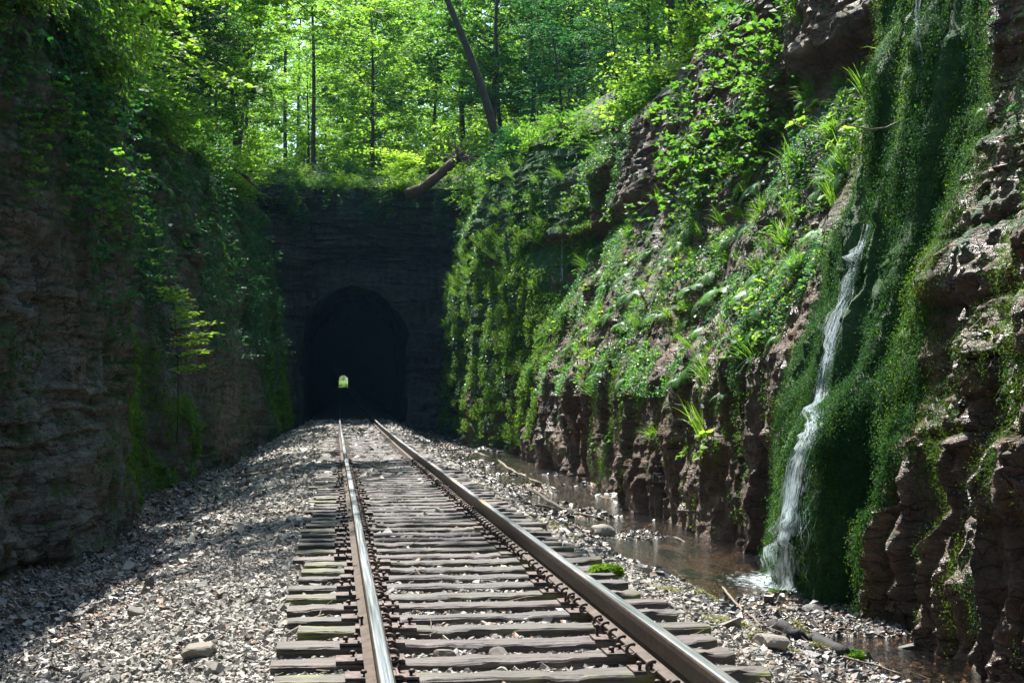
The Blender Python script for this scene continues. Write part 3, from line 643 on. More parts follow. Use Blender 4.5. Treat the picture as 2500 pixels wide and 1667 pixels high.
# ------------------------------------------------------------------ plant builders
def leaves(C, size, up=None, upw=.5, shape='d', jit=.25, aspect=.42, down=.35):
    """C centres (n,3); returns quad-mesh arrays of folded leaves"""
    n = len(C); N_ = rng.normal(0, 1, (n, 3)); N_[:, 2] = np.abs(N_[:, 2])
    N_ /= np.linalg.norm(N_, axis=1)[:, None]; U = np.array([0, 0, 1.]) if up is None else up
    N_ = N_ * (1 - upw) + U * upw; N_ /= np.linalg.norm(N_, axis=1)[:, None]
    T = rng.normal(0, 1, (n, 3)); T[:, 2] -= down; T -= N_ * np.sum(T * N_, 1)[:, None]; T /= np.linalg.norm(T, axis=1)[:, None]; B = np.cross(N_, T)
    L = size * np.exp(rng.normal(0, jit, n))[:, None]; w = L * aspect
    a = C - T * L * .5; t = C + T * L * .5 - N_ * L * .12; m = C - T * L * .08 + N_ * L * .04
    V = np.stack([a, m + B * w, t, m - B * w], 1).reshape(-1, 3)
    F = np.arange(4 * n).reshape(n, 4); return V, F
def leafmesh(name, C, size, mat, tone=None, **kw):
    V, F = leaves(np.asarray(C), size, **kw); n = len(F)
    tone = np.clip(rng.normal(.5, .22, n), 0, 1) if tone is None else np.clip(tone + rng.normal(0, .15, n), 0, 1)
    return mesh(name, V, F, [mat], False, fcol=tone)
def wander(p, d, L, n, curl=.15, grav=0.0):
    P = [np.array(p, float)]; d = np.array(d, float); d /= np.linalg.norm(d)
    for _ in range(n):
        d = d + rng.normal(0, curl, 3) + np.array([0, 0, grav]); d /= np.linalg.norm(d); P.append(P[-1] + d * L / n)
    return np.array(P)
def twiglets(m, B, n, L, nl, flat, off):
    st = B[rng.integers(1, len(B), n)] + rng.normal(0, .03, (n, 3)); d = rng.normal(0, 1, (n, 3)) * [1, 1, flat]; d /= np.linalg.norm(d, axis=1)[:, None] + 1e-6
    l = L * rng.uniform(.35, 1.1, (n, 1)); e_ = st + d * l - [0, 0, 1] * l * .12; sd = np.cross(d, [0, 0, 1.]); sd /= np.linalg.norm(sd, axis=1)[:, None] + 1e-6
    V = np.stack([st - sd * .005, st + sd * .005, e_ + sd * .002, e_ - sd * .002], 1).reshape(-1, 3); m.add(V, np.arange(4 * n).reshape(n, 4))
    t = rng.uniform(.15, 1.08, (n, nl, 1)); s_ = rng.choice([-1, 1], (n, nl, 1)) * rng.uniform(.2, 1, (n, nl, 1)) * off
    return (st[:, None] + (e_ - st)[:, None] * t + sd[:, None] * s_ + rng.normal(0, .35 * off, (n, nl, 3)) * [1, 1, .5]).reshape(-1, 3)
def tree(H, cb, spread, nl, per, leaf, mat, r0=.14, lean=(0, 0), flat=.22, sub=5, spray=.55, bark=None, up=.3, name='tree'):
    bark = bark or BARK
    m = MB(); n = 10; tp = np.zeros((n + 1, 3)); q = np.linspace(0, 1, n + 1)
    tp[:, 2] = q * H; tp[:, 0] = lean[0] * q ** 1.2 * H + np.cumsum(rng.normal(0, .05, n + 1)); tp[:, 1] = lean[1] * q ** 1.2 * H + np.cumsum(rng.normal(0, .05, n + 1)); tp[0] = 0
    tp = np.vstack([[tp[0][0], tp[0][1], -.6], tp]); m.tube(tp, np.concatenate([[r0 * 1.3], r0 * (1 - .85 * q) + .012]), 8)
    C = []
    for k in range(nl):
        f = cb + (1 - cb) * (k + rng.random()) / nl; p = np.array([np.interp(f * H, tp[:, 2], tp[:, j]) for j in range(3)])
        az = k * 2.4 + rng.normal(0, .4); prof = math.sin(math.pi * min(1, .28 + .72 * (1 - (f - cb) / (1 - cb + 1e-6)) * .95)) * .6 + .4
        L = spread * prof * rng.uniform(.7, 1.15); d = (math.cos(az), math.sin(az), up + .6 * (f - cb))
        B = wander(p, d, L, 7, .16, -.02); m.tube(B, np.linspace(r0 * .32 * (1.3 - f), .008, 8), 5, cap=False)
        for s_ in range(sub):
            i0 = int(rng.integers(2, 8)); bp = B[i0]; d2 = (B[min(i0, 6) + 1] - B[min(i0, 6)]); d2 = d2 / np.linalg.norm(d2) + rng.normal(0, .6, 3) * [1, 1, .35]
            Bs = wander(bp, d2, L * rng.uniform(.25, .5), 4, .2, -.02); m.tube(Bs, np.linspace(.014, .005, 5), 4, cap=False)
            C.append(twiglets(m, Bs, max(3, per // sub // 13), spray * 1.9, 13, flat, leaf * .7))
    C = np.concatenate(C)
    e = empty(name, (0, 0, 0)); a = obj('trunk', m.mesh('trunk', bark), e); tone = .5 + .22 * noise(C[:, 0] * .8, C[:, 1] * .8, C[:, 2] * .8)
    b = obj('crown', leafmesh('crown', C, leaf, mat, tone=tone, upw=.55), e); own(e, a, b); return e
def cedar(H, spread, n=70, per=210):
    m = MB(); m.tube([(0, 0, -.5), (0, 0, H * .5), (.1, 0, H)], [.13, .08, .02], 7); C = []
    for k in range(n):
        f = .12 + .86 * (k / n); az = k * 2.4 + rng.normal(0, .3); L = spread * (1.05 - f) ** .8 * rng.uniform(.7, 1.1) + .15
        B = wander((0, 0, f * H), (math.cos(az), math.sin(az), .25), L, 5, .12, -.03); m.tube(B, np.linspace(.03, .006, 6), 4, cap=False)
        t = rng.integers(1, 6, per); C.append(B[t] + rng.normal(0, 1, (per, 3)) * [.22, .22, .12])
    e = empty('cedar_tree'); a = obj('trunk', m.mesh('trunk', BARK), e); b = obj('crown', leafmesh('crown', np.concatenate(C), .085, CEDAR, aspect=.16, upw=.2), e); own(e, a, b); return e
T_A = tree(11, .2, 3.9, 28, 640, .145, LEAF_Y, .13)
T_B = tree(14, .28, 4.4, 32, 640, .155, LEAF, .17)
T_C = tree(8, .15, 3.2, 24, 560, .125, LEAF_Y, .08, flat=.15, up=.15)
T_D = tree(12, .2, 4.0, 28, 680, .12, LEAF, .15, lean=(.18, 0), spray=.6)
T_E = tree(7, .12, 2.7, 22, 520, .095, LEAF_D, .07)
T_S = tree(15, .60, 2.2, 14, 380, .12, LEAF_Y, .12, up=.1)                        # straight slim pole tree
T_CE = cedar(9, 2.3)
T_L = tree(17, .5, 3.6, 16, 380, .14, LEAF_Y, .19, lean=(-.42, 0), up=.2)
PROT = [T_A, T_B, T_C, T_D, T_E, T_S, T_CE, T_L]
def bush(w, h, n, leaf, mat, name, stems=7):
    m = MB(); C = []
    for k in range(stems):
        az = rng.uniform(0, 6.28); B = wander((0, 0, -.05), (math.cos(az) * .8, math.sin(az) * .8, 1.1), h * rng.uniform(.7, 1.1), 6, .22, -.05); m.tube(B, np.linspace(.011, .003, 7), 4, cap=False)
        C.append(twiglets(m, B, max(2, n // stems // 9), w * .45, 9, .4, leaf * .7))
    e = empty(name); a = obj('stems', m.mesh('stems', BARK), e); b = obj('foliage', leafmesh('foliage', np.concatenate(C), leaf, mat, upw=.5), e); own(e, a, b); return e
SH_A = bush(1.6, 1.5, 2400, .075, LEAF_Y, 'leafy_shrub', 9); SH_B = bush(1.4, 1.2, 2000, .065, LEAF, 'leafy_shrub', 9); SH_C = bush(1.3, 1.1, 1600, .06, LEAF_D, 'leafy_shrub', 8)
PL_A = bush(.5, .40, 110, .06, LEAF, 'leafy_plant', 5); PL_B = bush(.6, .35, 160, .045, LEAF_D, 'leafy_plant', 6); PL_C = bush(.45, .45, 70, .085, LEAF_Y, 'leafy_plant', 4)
def hanging(L, n, leaf, mat, w=.25, lean=.25, name='hanging_vine', st=5):
    m = MB(); C = []
    for k in range(st):
        B = wander((rng.normal(0, w * .5), rng.normal(0, w * .5), 0), (-lean, rng.normal(0, .3), -.6), L * rng.uniform(.6, 1.1), 9, .16, -.14); m.tube(B, np.linspace(.007, .003, 10), 4, cap=False)
        C.append(twiglets(m, B, max(2, n // st // 7), w * 1.1, 7, .5, leaf * .7))
    e = empty(name); a = obj('stems', m.mesh('stems', BARK), e); b = obj('foliage', leafmesh('foliage', np.concatenate(C), leaf, mat, upw=.45), e); own(e, a, b); return e
V_A = hanging(1.9, 420, .085, LEAF, .3); V_B = hanging(1.3, 230, .10, LEAF, .35, .5); V_C = hanging(2.2, 900, .06, LEAF_D, .35, .1)
def blades(n, L, spread, mat, w=.006, droop=.9, name='grass_tuft'):
    V = []; F = []; c = 0
    for k in range(n):
        az = rng.uniform(0, 6.28); l = L * rng.uniform(.5, 1.1); o_ = np.array([rng.normal(0, .03), rng.normal(0, .03), -.02]); h = np.array([math.cos(az), math.sin(az), 0]); sd = np.array([-h[1], h[0], 0]) * w
        sp = rng.uniform(.2, 1) * spread; P = [o_ + h * l * sp * t ** 1.5 + np.array([0, 0, l * (t - droop * .6 * sp * t ** 2.4)]) for t in np.linspace(0, 1, 5)]
        for t, p in enumerate(P): q = 1 - .85 * (t / 4) ** 2; V += [p - sd * q, p + sd * q]
        F += [(c + 2 * t, c + 2 * t + 1, c + 2 * t + 3, c + 2 * t + 2) for t in range(4)]; c += 10
    o = obj(name, mesh(name, V, F, [mat], True, fcol=np.repeat(rng.uniform(.2, .9, n), 4))); return o
G_A = blades(70, .42, .9, GRASS, .004); G_B = blades(45, .30, 1.0, GRASS, .004); G_C = blades(34, .55, .55, GRASS, .0035, 1.3)
def fern(nf, L):
    V = []; F = []; c = 0; tn = []
    for k in range(nf):
        az = k * 2.4 + rng.normal(0, .3); l = L * rng.uniform(.7, 1.15); h = np.array([math.cos(az), math.sin(az), 0]); sd = np.array([-h[1], h[0], 0]); tt = np.linspace(.12, 1, 16)
        for t in tt:
            p = h * l * .85 * t + np.array([0, 0, l * (.75 * t - .85 * t * t)]); dv = h * .85 + np.array([0, 0, .75 - 1.7 * t]); dv /= np.linalg.norm(dv); w = l * .23 * math.sin(math.pi * min(1, .12 + t * .88)) ** .8 + .006
            for s in (-1, 1):
                tip = p + sd * s * w + dv * w * .35 - np.array([0, 0, w * .15]); b = dv * l * .023
                V += [p - b, p + b, tip + b * .3, tip - b * .3]; F.append((c, c + 1, c + 2, c + 3)); c += 4; tn.append(.3 + .4 * (k % 3) / 2)
    return obj('fern', mesh('fern', V, F, [FERN], False, fcol=tn))
F_A = fern(9, .42); F_B = fern(7, .30)
HIDE = []
ALLP = PROT + [SH_A, SH_B, SH_C, PL_A, PL_B, PL_C, V_A, V_B, V_C, G_A, G_B, G_C, F_A, F_B]
first = {}
def place(proto, loc, rot=(0, 0, 0), sc=1.0, **tags):
    """first use moves the built thing itself, every later use copies it"""
    loc = tuple(float(v) for v in loc)
    if proto.name not in first:
        first[proto.name] = (proto, loc, rot, sc, tags); return None
    return dup(proto, loc, rot, sc, **tags)
def finish():
    for n_, (p, loc, rot, sc, tags) in first.items():
        p.location = loc; p.rotation_euler = rot; p.scale = (sc, sc, sc); tag(p, **tags)
    for p in ALLP:
        if p.name not in first:
            for k in KIDS.get(p.name, []): bpy.data.objects.remove(k)
            bpy.data.objects.remove(p)

# ------------------------------------------------------------------ trees
far_wood()
def T(proto, X, D, sc, label, rz=None, tilt=(0, 0), group=None, dz=0):
    place(proto, (X, D, topz(X, D) - .1 + dz), (tilt[0], tilt[1], rng.uniform(0, 6.28) if rz is None else rz), sc, label=label, cat='tree', group=group)
# named ones
T(T_S, -1.1, 78, 1.0, 'slim straight pole tree standing alone just behind the tunnel top', 0)
T(T_L, 7.4, 62, 1.0, 'thick dark trunk leaning left over the tunnel from the right bank', 0)
T(T_B, 9.6, 40, .9, 'tree with dark trunk at the top edge above the right cliff', 1.0, (0, -.05))
T(T_CE, -5.6, 52, 1.0, 'dull green cedar leaning over the left bank near the tunnel', 1.0, (0, .25))
T(T_CE, -7.0, 60, 1.1, 'grey green cedar behind the leaning one on the left bank', 2.0, (0, .1))
T(T_S, -5.6, 27, 1.0, 'slim tree whose crown hangs over the cutting above the frame', 0, (0, .26), 'slim trees arching over the cutting')
T(T_S, -6.2, 19, 1.05, 'slim tree whose crown hangs over the cutting above the frame', 1.7, (0, .30), 'slim trees arching over the cutting')
T(T_S, -6.6, 14, 1.0, 'slim tree whose crown hangs over the cutting above the frame', 2.2, (0, .30), 'slim trees arching over the cutting')
T(T_S, 11.0, 23, 1.0, 'slim tree whose crown hangs over the cutting above the frame', 2.7, (0, -.30), 'slim trees arching over the cutting')
T(T_S, -5.0, 62, 1.0, 'slim tree arching over the corner of the tunnel top', 2.7, (0, .2))
T(T_CE, -5.2, 43, 1.2, 'dark teal cedar in front of the sunlit leaves on the left bank', .5, (0, .16))
T(T_CE, -6.4, 47, 1.3, 'tall dark cedar filling the shade on the left bank', 3.5, (0, .08))
for X_, D_, p_, s_, tl, lb in ((-5.6, 46, T_A, 1.0, .30, 'light green tree arching over the left rim halfway to the tunnel'), (-5.2, 56, T_C, 1.35, .34, 'airy tree reaching out over the cutting before the tunnel, left bank'), (-5.4, 38, T_C, 1.3, .26, 'airy tree reaching out from the left rim behind the bright shrub'),
                               (-4.6, 69, T_B, .9, .16, 'dark leaved tree standing at the left corner above the portal'), (7.5, 71, T_B, .95, -.12, 'dark leaved tree standing at the right corner above the portal')):
    T(p_, X_, D_, s_, lb, None, (0, tl))
LG, RG, BG = 'trees along the left cliff top', 'trees up the right bank', 'woodland trees behind the tunnel'
for k, (X, D, p, s) in enumerate([(-8.0, 16, T_A, .9), (-8.3, 24, T_D, .9), (-5.8, 31, T_C, 1.0), (-6.6, 38, T_B, .85), (-5.7, 45, T_E, 1.1), (-9.5, 48, T_B, 1.0), (-6.2, 57, T_A, .9), (-5.4, 66, T_C, 1.0), (-9, 66, T_B, 1.0), (-10.5, 34, T_B, 1.1), (-11, 20, T_A, 1.1), (-12, 56, T_A, 1.2), (-7.5, 8, T_B, .9), (-8, 0, T_A, 1.0)]):
    T(p, X, D, s, ['bright leafy tree', 'dark leafy tree'][p in (T_B, T_E)] + ' on the left cliff top, ' + ['nearest the camera', 'just past the mossy buttress', 'rooted at the rim with bright shrub below', 'set back from the rim halfway along', 'low over the shaded rim', 'tall behind the cedars', 'arching towards the tunnel', 'beside the left corner of the tunnel top', 'tall at the left corner of the tunnel', 'tall and set far back midway', 'far back at the left edge', 'far back near the tunnel', 'out of frame on the left', 'beside the camera'][k],
      tilt=(0, rng.uniform(.02, .12)), group=LG)
for k, (X, D, p, s) in enumerate([(10.5, 22, T_D, .8), (10.8, 29, T_A, .8), (9.8, 34, T_C, .9), (11.0, 45, T_B, .9), (12.6, 50, T_E, 1.0), (12.2, 55, T_C, 1.0), (14.5, 59, T_B, 1.0), (11.8, 69, T_C, .95), (15, 66, T_D, 1.0), (14, 36, T_B, 1.0), (15, 50, T_A, 1.1), (16, 26, T_B, 1.0), (12, 14, T_E, .9), (9.2, 47, T_E, .6), (10.0, 63, T_E, .8)]):
    T(p, X, D, s, 'leafy tree on the right bank ' + ['above the waterfall', 'above the brown overhang', 'with low bright boughs over the fern slope', 'high behind the middle of the cliff', 'small and dark at the cliff rim', 'spreading over the vine covered cliff', 'high and far back near the tunnel', 'at the right corner of the tunnel top', 'set back at the right corner of the tunnel', 'uphill in the middle', 'high uphill near the tunnel', 'uphill behind the overhang', 'over the wet near cliff', 'low at the rim over the brown column', 'low at the rim beside the leaning trunk'][k],
      tilt=(0, -rng.uniform(.02, .12)), group=RG)
r2 = np.random.default_rng(5); kk = 0
for D in (75, 81, 88, 96, 105, 115, 126, 138, 150, 165):
    w = 10 + (D - 70) * .30; xs = np.arange(-w, w + 4, 4.3 + (D - 70) * .05)
    for X in xs:
        X = X + 2 + r2.normal(0, 1.1); DD_ = D + r2.normal(0, 2.0)
        if D < 80 and -3 < X < 5: 
            if D < 78: continue
            p = T_C; s = .75
        else: p = [T_A, T_B, T_C, T_A, T_S, T_D, T_S][r2.integers(0, 7)]; s = r2.uniform(.8, 1.25)
        tp = r2.uniform(-.06, .06)
        T(p, X, max(DD_, 73), s, {T_A: 'light green spreading tree', T_B: 'tall green tree', T_C: 'small airy sapling', T_S: 'slim bare stemmed tree', T_D: 'leaning leafy tree'}[p] + (' in the woods just behind the tunnel top' if D < 90 else ' deep in the sunlit woods above the tunnel'), group=BG, tilt=(tp, tp))
for k in range(18):
    X = 5 + r2.uniform(-12, 12); D = 838 + r2.uniform(0, 22); T([T_A, T_C, T_C][k % 3], X, D, 1.1, 'sunlit tree seen through the far end of the tunnel', group='trees beyond the tunnel exit', dz=4.0 - topz(X, D))
for k, (X, D) in enumerate([(-13, -8), (14, -6), (0, -22), (-6, -26), (7, -28), (13, 3)]):
    T([T_A, T_B][k % 2], X, D, 1.1, 'leafy tree standing behind the camera', group='trees behind the camera', dz=0 if abs(X) > 4 and abs(X) != 7 and X != -6 else 0)

for k in range(20):
    place([SH_A, SH_B][k % 2], (5 + r2.uniform(-6, 6), 813 + .7 * k, 4.0 + .02 * k), (0, 0, k), 2.6, label='bushy sunlit shrub at the far tunnel exit', cat='shrub', group='shrubs beyond the tunnel exit')
# shrubs on rims
r3 = np.random.default_rng(8)
def rim(side, D, off, dz, proto, sc, label, group, tilt=.35):
    tz = float((topR if side > 0 else topL)(D)) + dz; x = float((XR if side > 0 else XL)(np.array([D]), np.array([tz]))[0]) + side * off
    place(proto, (x, D, tz), (0, -side * tilt * r3.uniform(.5, 1.3), r3.uniform(0, 6.28)) if 'vine' not in proto.name else (0, 0, (0 if side > 0 else math.pi) + r3.normal(0, .4)), sc, label=label, cat='shrub' if 'vine' not in proto.name else 'vine', group=group)
for k in range(92):
    D = 13 + 57 * (k / 92) ** 1.3 + r3.normal(0, .3); p = [SH_A, SH_B, SH_C][r3.choice(3, p=[.4, .3, .3])]
    rim(-1, D, r3.uniform(-.1, .9), r3.uniform(-.5, .15), p, r3.uniform(.8, 1.5), 'shrub crowding the left cliff rim' + (' near the camera' if D < 24 else ' halfway to the tunnel' if D < 45 else ' close to the tunnel'), 'shrubs along the left cliff rim')
for k in range(60):
    D = 19 + 51 * (k / 60) ** 1.1 + r3.normal(0, .3)
    if D < 37 and k % 2: continue
    p = [SH_A, SH_B, SH_C][r3.choice(3, p=[.3, .4, .3])]
    rim(1, D, r3.uniform(-.3, 1.2), r3.uniform(-1.0, .2), p, r3.uniform(.8, 1.5), 'shrub along the right cliff rim' + (' above the overhang' if D < 42 else ' near the tunnel'), 'shrubs along the right cliff rim')
for k in range(60):
    X = -3.4 + 9.5 * r3.random(); D = 69.9 + 4.5 * r3.random() ** 1.5; p = [SH_A, SH_B, SH_C][k % 3]
    place(p, (X, D, float(hillz(X, D)) - .1), (r3.normal(0, .2), r3.normal(0, .2), r3.uniform(0, 6)), r3.uniform(.4, .9), label='shrub growing on the edge above the tunnel mouth', cat='shrub', group='shrubs above the tunnel')
for k in range(80):
    X = -14 + 40 * r3.random(); D = 76 + 50 * r3.random(); p = [SH_A, SH_B, SH_A][k % 3]
    place(p, (X, D, float(hillz(X, D)) - .1), (0, 0, r3.uniform(0, 6)), r3.uniform(1.2, 2.8), label='understorey shrub in the woods behind the tunnel', cat='shrub', group='understorey shrubs in the woods')

# plants on the cliff faces
def face(side, D, z, proto, sc, label, group, cat, tilt=.7, sink=0.0):
    x = float((XR if side > 0 else XL)(np.array([D]), np.array([z]))[0]) + side * sink
    rz = r3.uniform(0, 6.28)
    m = Matrix.Rotation(-side * tilt, 3, 'Y') @ Matrix.Rotation(rz, 3, 'Z')
    if 'vine' in proto.name: m = Matrix.Rotation((0 if side > 0 else math.pi) + r3.normal(0, .5), 3, 'Z')
    place(proto, (x, D, z), tuple(m.to_euler()), sc, label=label, cat=cat, group=group)
def fpx(side, px, py):
    p = (hitR if side > 0 else hitL)(px, py); return p[1], p[2]
def where_r(D, z):
    if D < 13: return 'on the wet near cliff right of the waterfall'
    if D < 18.5: return 'on the mossy mound by the waterfall'
    if z < 1.8: return 'on the lower brown rock left of the waterfall' if D < 30 else 'low on the cliff by the far stream'
    if z < 5.6: return 'on the fern slope left of the waterfall' if D < 30 else 'midway up the cliff past the fern slope' if D < 43 else 'on the sunlit cliff near the tunnel'
    return 'below the rim above the brown overhang' if D < 43 else 'high on the sunlit cliff near the tunnel'
for k in range(900):
    D = 18.2 + 27 * r3.random() ** 1.25; z = r3.uniform(.2, 5.8) if r3.random() < .85 else r3.uniform(5.8, 9)
    if z < 1.5 and r3.random() < .8: continue
    if abs(D - 40.8) < 1.3 : continue
    if float(fbm(D / 1.6, z / 1.2, 40.0, 2)) < -.35: continue
    j = r3.choice(6, p=[.22, .16, .20, .14, .18, .10]); p = [[G_A, G_C][k % 2], G_B, F_A, F_B, PL_A, [PL_B, PL_C][k % 2]][j]; nm = ['grass tuft', 'grass tuft', 'fern', 'fern', 'leafy plant', 'leafy plant'][j]
    face(1, D, z, p, r3.uniform(.5, 1.45), f'green {nm} ' + where_r(D, z), f'{nm}s on the right cliff', nm, r3.uniform(.3, .9))
for k in range(190):
    D = 40 + 29 * r3.random(); z = 1 + 9.4 * r3.random() ** .75; j = r3.choice(5)
    if z < 4.6 and r3.random() < .8: continue; p = [SH_A, SH_B, PL_A, V_B, V_A][j]
    face(1, D, z, p, r3.uniform(.5, .9) if j < 2 else r3.uniform(1, 1.6), ['shrub', 'shrub', 'leafy plant', 'vine', 'vine'][j] + ' ' + where_r(D, z), 'plants on the sunlit cliff near the tunnel', ['shrub', 'shrub', 'leafy plant', 'vine', 'vine'][j], .8)
for k in range(26):
    D = 10.3 + 7.5 * r3.random(); z = r3.uniform(-.3, 5); p = [PL_B, F_B, G_B][k % 3]
    face(1, D, z, p, r3.uniform(.4, .8), ['leafy plant ', 'fern ', 'grass tuft '][k % 3] + where_r(D, z), 'small plants on the near right cliff', ['leafy plant', 'fern', 'grass tuft'][k % 3])
for k in range(13):                                  # vines and boughs over the brown overhang
    D = 20 + 24 * r3.random(); z = r3.uniform(6.2, 8.8); p = [V_B, V_A, V_B][k % 3]
    face(1, D, z, p, r3.uniform(.9, 1.4), 'leafy vine hanging over the brown overhang', 'vines over the brown overhang', 'vine')
for k in range(70):
    D = 14.8 + 9 * r3.random(); z = r3.uniform(3.9, 6.6); j = k % 5; p = [PL_A, V_A, PL_B, F_A, V_C][j]; nm = ['leafy plant', 'vine', 'leafy plant', 'fern', 'vine'][j]
    face(-1, D, z, p, r3.uniform(.7, 1.2) * (.7 if j in (1, 4) else 1), nm + ' at the top of the left cliff nearest the camera', 'plants on the left cliff', nm, .8)
for k in range(16):
    D = 16 + 7 * r3.random(); z = r3.uniform(5.6, 6.8); face(-1, D, z, [SH_A, SH_B][k % 2], r3.uniform(.5, .9), 'bushy shrub high on the left cliff nearest the camera', 'shrubs along the left cliff rim', 'shrub', 1.0)
# bright hanging spray in front of the overhang
for (px, py) in ((1870, 60), (1890, 130), (1850, 190), (1830, 260), (1880, 320), (1820, 330), (1780, 240), (1900, 230)):
    D, z = fpx(1, px, py); face(1, D, z, V_B, 1.1, 'long spray of broad bright leaves hanging before the overhang', 'bright spray before the overhang', 'vine')
for k in range(280):
    D = 14.0 + 54 * r3.random() ** 1.3; u = r3.random() ** .7; z = float(topL(D)) * (.35 + .65 * u)
    if D < 50 and z < 4.6 - (D - 24) * .04: continue
    
    j = r3.choice(4, p=[.3, .25, .25, .2]); p = [PL_B, V_C, PL_A, F_A][j]; nm = ['leafy plant', 'vine', 'leafy plant', 'fern'][j]
    face(-1, D, z, p, r3.uniform(.8, 1.3), f'{nm} on the shaded left cliff' + (' near the camera' if D < 24 else ' midway along' if D < 45 else ' near the tunnel'), 'plants on the left cliff', nm)
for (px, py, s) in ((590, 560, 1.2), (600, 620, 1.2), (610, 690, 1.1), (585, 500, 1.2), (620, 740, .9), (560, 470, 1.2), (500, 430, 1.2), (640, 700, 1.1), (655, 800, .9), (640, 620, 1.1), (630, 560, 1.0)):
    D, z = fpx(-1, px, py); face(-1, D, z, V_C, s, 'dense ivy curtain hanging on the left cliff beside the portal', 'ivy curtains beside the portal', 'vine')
for k in range(34):
    X = -2.9 + 8.3 * r3.random(); place([V_C, V_A, PL_B][k % 3], (X, 69.45 - .2 * r3.random(), 11.2 - 1.2 * r3.random() ** 2), (0, 0, math.pi / 2 + r3.normal(0, .4)), r3.uniform(.4, .9), label='dark trailing plant spilling over the top edge of the tunnel face', cat='vine', group='plants spilling over the tunnel top')
for (px, py) in ((170, 330), (210, 380), (260, 430), (200, 300), (240, 360)):
    D, z = fpx(-1, px, py); face(-1, D, z, V_A, .7, 'trailing leafy vine lit on the upper left cliff', 'trailing vines on the upper left cliff', 'vine')
# sapling in front of the left cliff
m = MB(); C = []; B = np.array([(0, 0, 0), (.02, .0, .8), (.0, .03, 1.6), (-.05, 0, 2.4), (-.10, .05, 3.0)]); m.tube(B, [.014, .012, .010, .008, .004], 5)
for h_, dx in ((1.5, .35), (1.8, .5), (2.0, .55), (2.15, .7), (2.35, .55), (2.5, .35), (2.65, .25), (2.85, -.1), (3.0, -.25)):
    tip = np.array([dx, rng.normal(0, .2), h_ + .02]); m.tube([(0, 0, h_ - .15), tip], [.005, .003], 4); q = rng.random((90, 1)); C.append(q * tip + (1 - q) * np.array([0, 0, h_ - .1]) * [1, 1, 1] + rng.normal(0, 1, (90, 3)) * [.12, .12, .025])
p = hitL(390, 1080); e = empty('cliff_sapling', (p[0] + .35, p[1] - .2, p[2])); own(e, obj('trunk', m.mesh('trunk', BARK), e), obj('crown', leafmesh('crown', np.concatenate(C), .095, LEAF_Y, tone=np.full(sum(map(len, C)), .75), upw=.85), e))
tag(e, 'slender sapling with layered pale leaves before the left cliff', 'sapling')
finish()

# ------------------------------------------------------------------ moss (stuff)
def moss_on(name, side, n, d0, d1, z0, z1, size, mat, label, dens, out=.02, hang=.5):
    D = d0 + (d1 - d0) * rng.random(n); z = z0 + (z1 - z0) * rng.random(n); k = dens(D, z) > rng.random(n); D, z = D[k], z[k]
    fx = XR if side > 0 else XL; X = fx(D, z); C = np.stack([X - side * rng.uniform(0, out, len(D)), D, z], -1)
    V, F = leaves(C, size, up=np.array([-side * .8, -.25, .35]), upw=.45, aspect=.34, down=1.2)
    tone = .38 + .3 * noise(D / .35, z / 1.5, 3.0) + rng.normal(0, .15, len(F))
    tag(obj(name, mesh(name, V, F, [mat], False, fcol=np.clip(tone, 0, 1))), label, 'moss', kind='stuff')
def moss_strands(name, n, d0, d1, z0, z1, lmin, lmax, per, size, mat, label, tone0, dens, out=.05):
    D = d0 + (d1 - d0) * rng.random(n); z = z0 + (z1 - z0) * rng.random(n); k = dens(D, z) > rng.random(n); D, z = D[k], z[k]; n = len(D)
    L = rng.uniform(lmin, lmax, n); t = rng.random((n, per)); zz = np.maximum(z[:, None] - L[:, None] * t, -.9); DD = D[:, None] + .05 * noise(zz * 1.3, D[:, None] * 5, 8.0)
    X = XR(DD, zz); X0 = np.minimum(X, XR(D, z)[:, None] + .12 * L[:, None] * 0) ; w = .016 + .022 * np.sin(np.pi * np.clip(t * .9 + .1, 0, 1))
    C = np.stack([np.minimum(X, X0 + .10) - out * (.3 + .7 * t) - rng.random(n)[:, None] * out, DD, zz], -1) + rng.normal(0, 1, (n, per, 3)) * w[..., None] * [1, 1, .6]
    tone = np.clip(tone0 + .25 * noise(D / .3, z / 1.2, 3.0) + rng.normal(0, .10, n), 0, 1)[:, None] + rng.normal(0, .05, (n, per)) + .18 * (t < .25)
    V, F = leaves(C.reshape(-1, 3), size, up=np.array([-.8, -.25, .35]), upw=.45, aspect=.24, down=1.9)
    tag(obj(name, mesh(name, V, F, [mat], False, fcol=np.clip(tone.ravel(), 0, 1))), label, 'moss', kind='stuff')
rg = lambda D, z, a: 1 - np.abs(noise(D / .22, z / 2.6, a))
moss_strands('moss_curtain', 7000, 12.7, 17.1, -.4, 6.6, .25, .9, 84, .021, MOSS, 'dark green dripping moss curtain around the waterfall', .40, lambda D, z: np.clip(1.5 * rg(D, z, 71.) ** 2 - .2, .05, 1), .05)
moss_strands('moss_curtain', 2200, 13.0, 16.8, -.5, 1.8, .2, .7, 70, .020, MOSS, 'deep green moss skirt at the foot of the waterfall mound', .5, lambda D, z: np.clip(1.8 * rg(D, z, 101.) ** 2 - .3, .05, 1), .07)
moss_strands('moss_curtain', 2200, 12.9, 17.1, -.3, 6.6, .3, 1.0, 70, .018, MOSS_Y, 'bright moss streaks beside the falling water', .35, lambda D, z: np.clip(2.2 * rg(D, z, 75.) ** 3 - .9, 0, 1), .09)
moss_strands('ledge_moss', 2000, 9.8, 12.9, -.4, 5.0, .15, .7, 60, .013, MOSS_Y, 'yellow green moss streaks on the wet near cliff', .35, lambda D, z: np.clip(2.6 * rg(D / 1.2, z / 1.0, 73.) ** 3 - 1.1, 0, 1), .04)
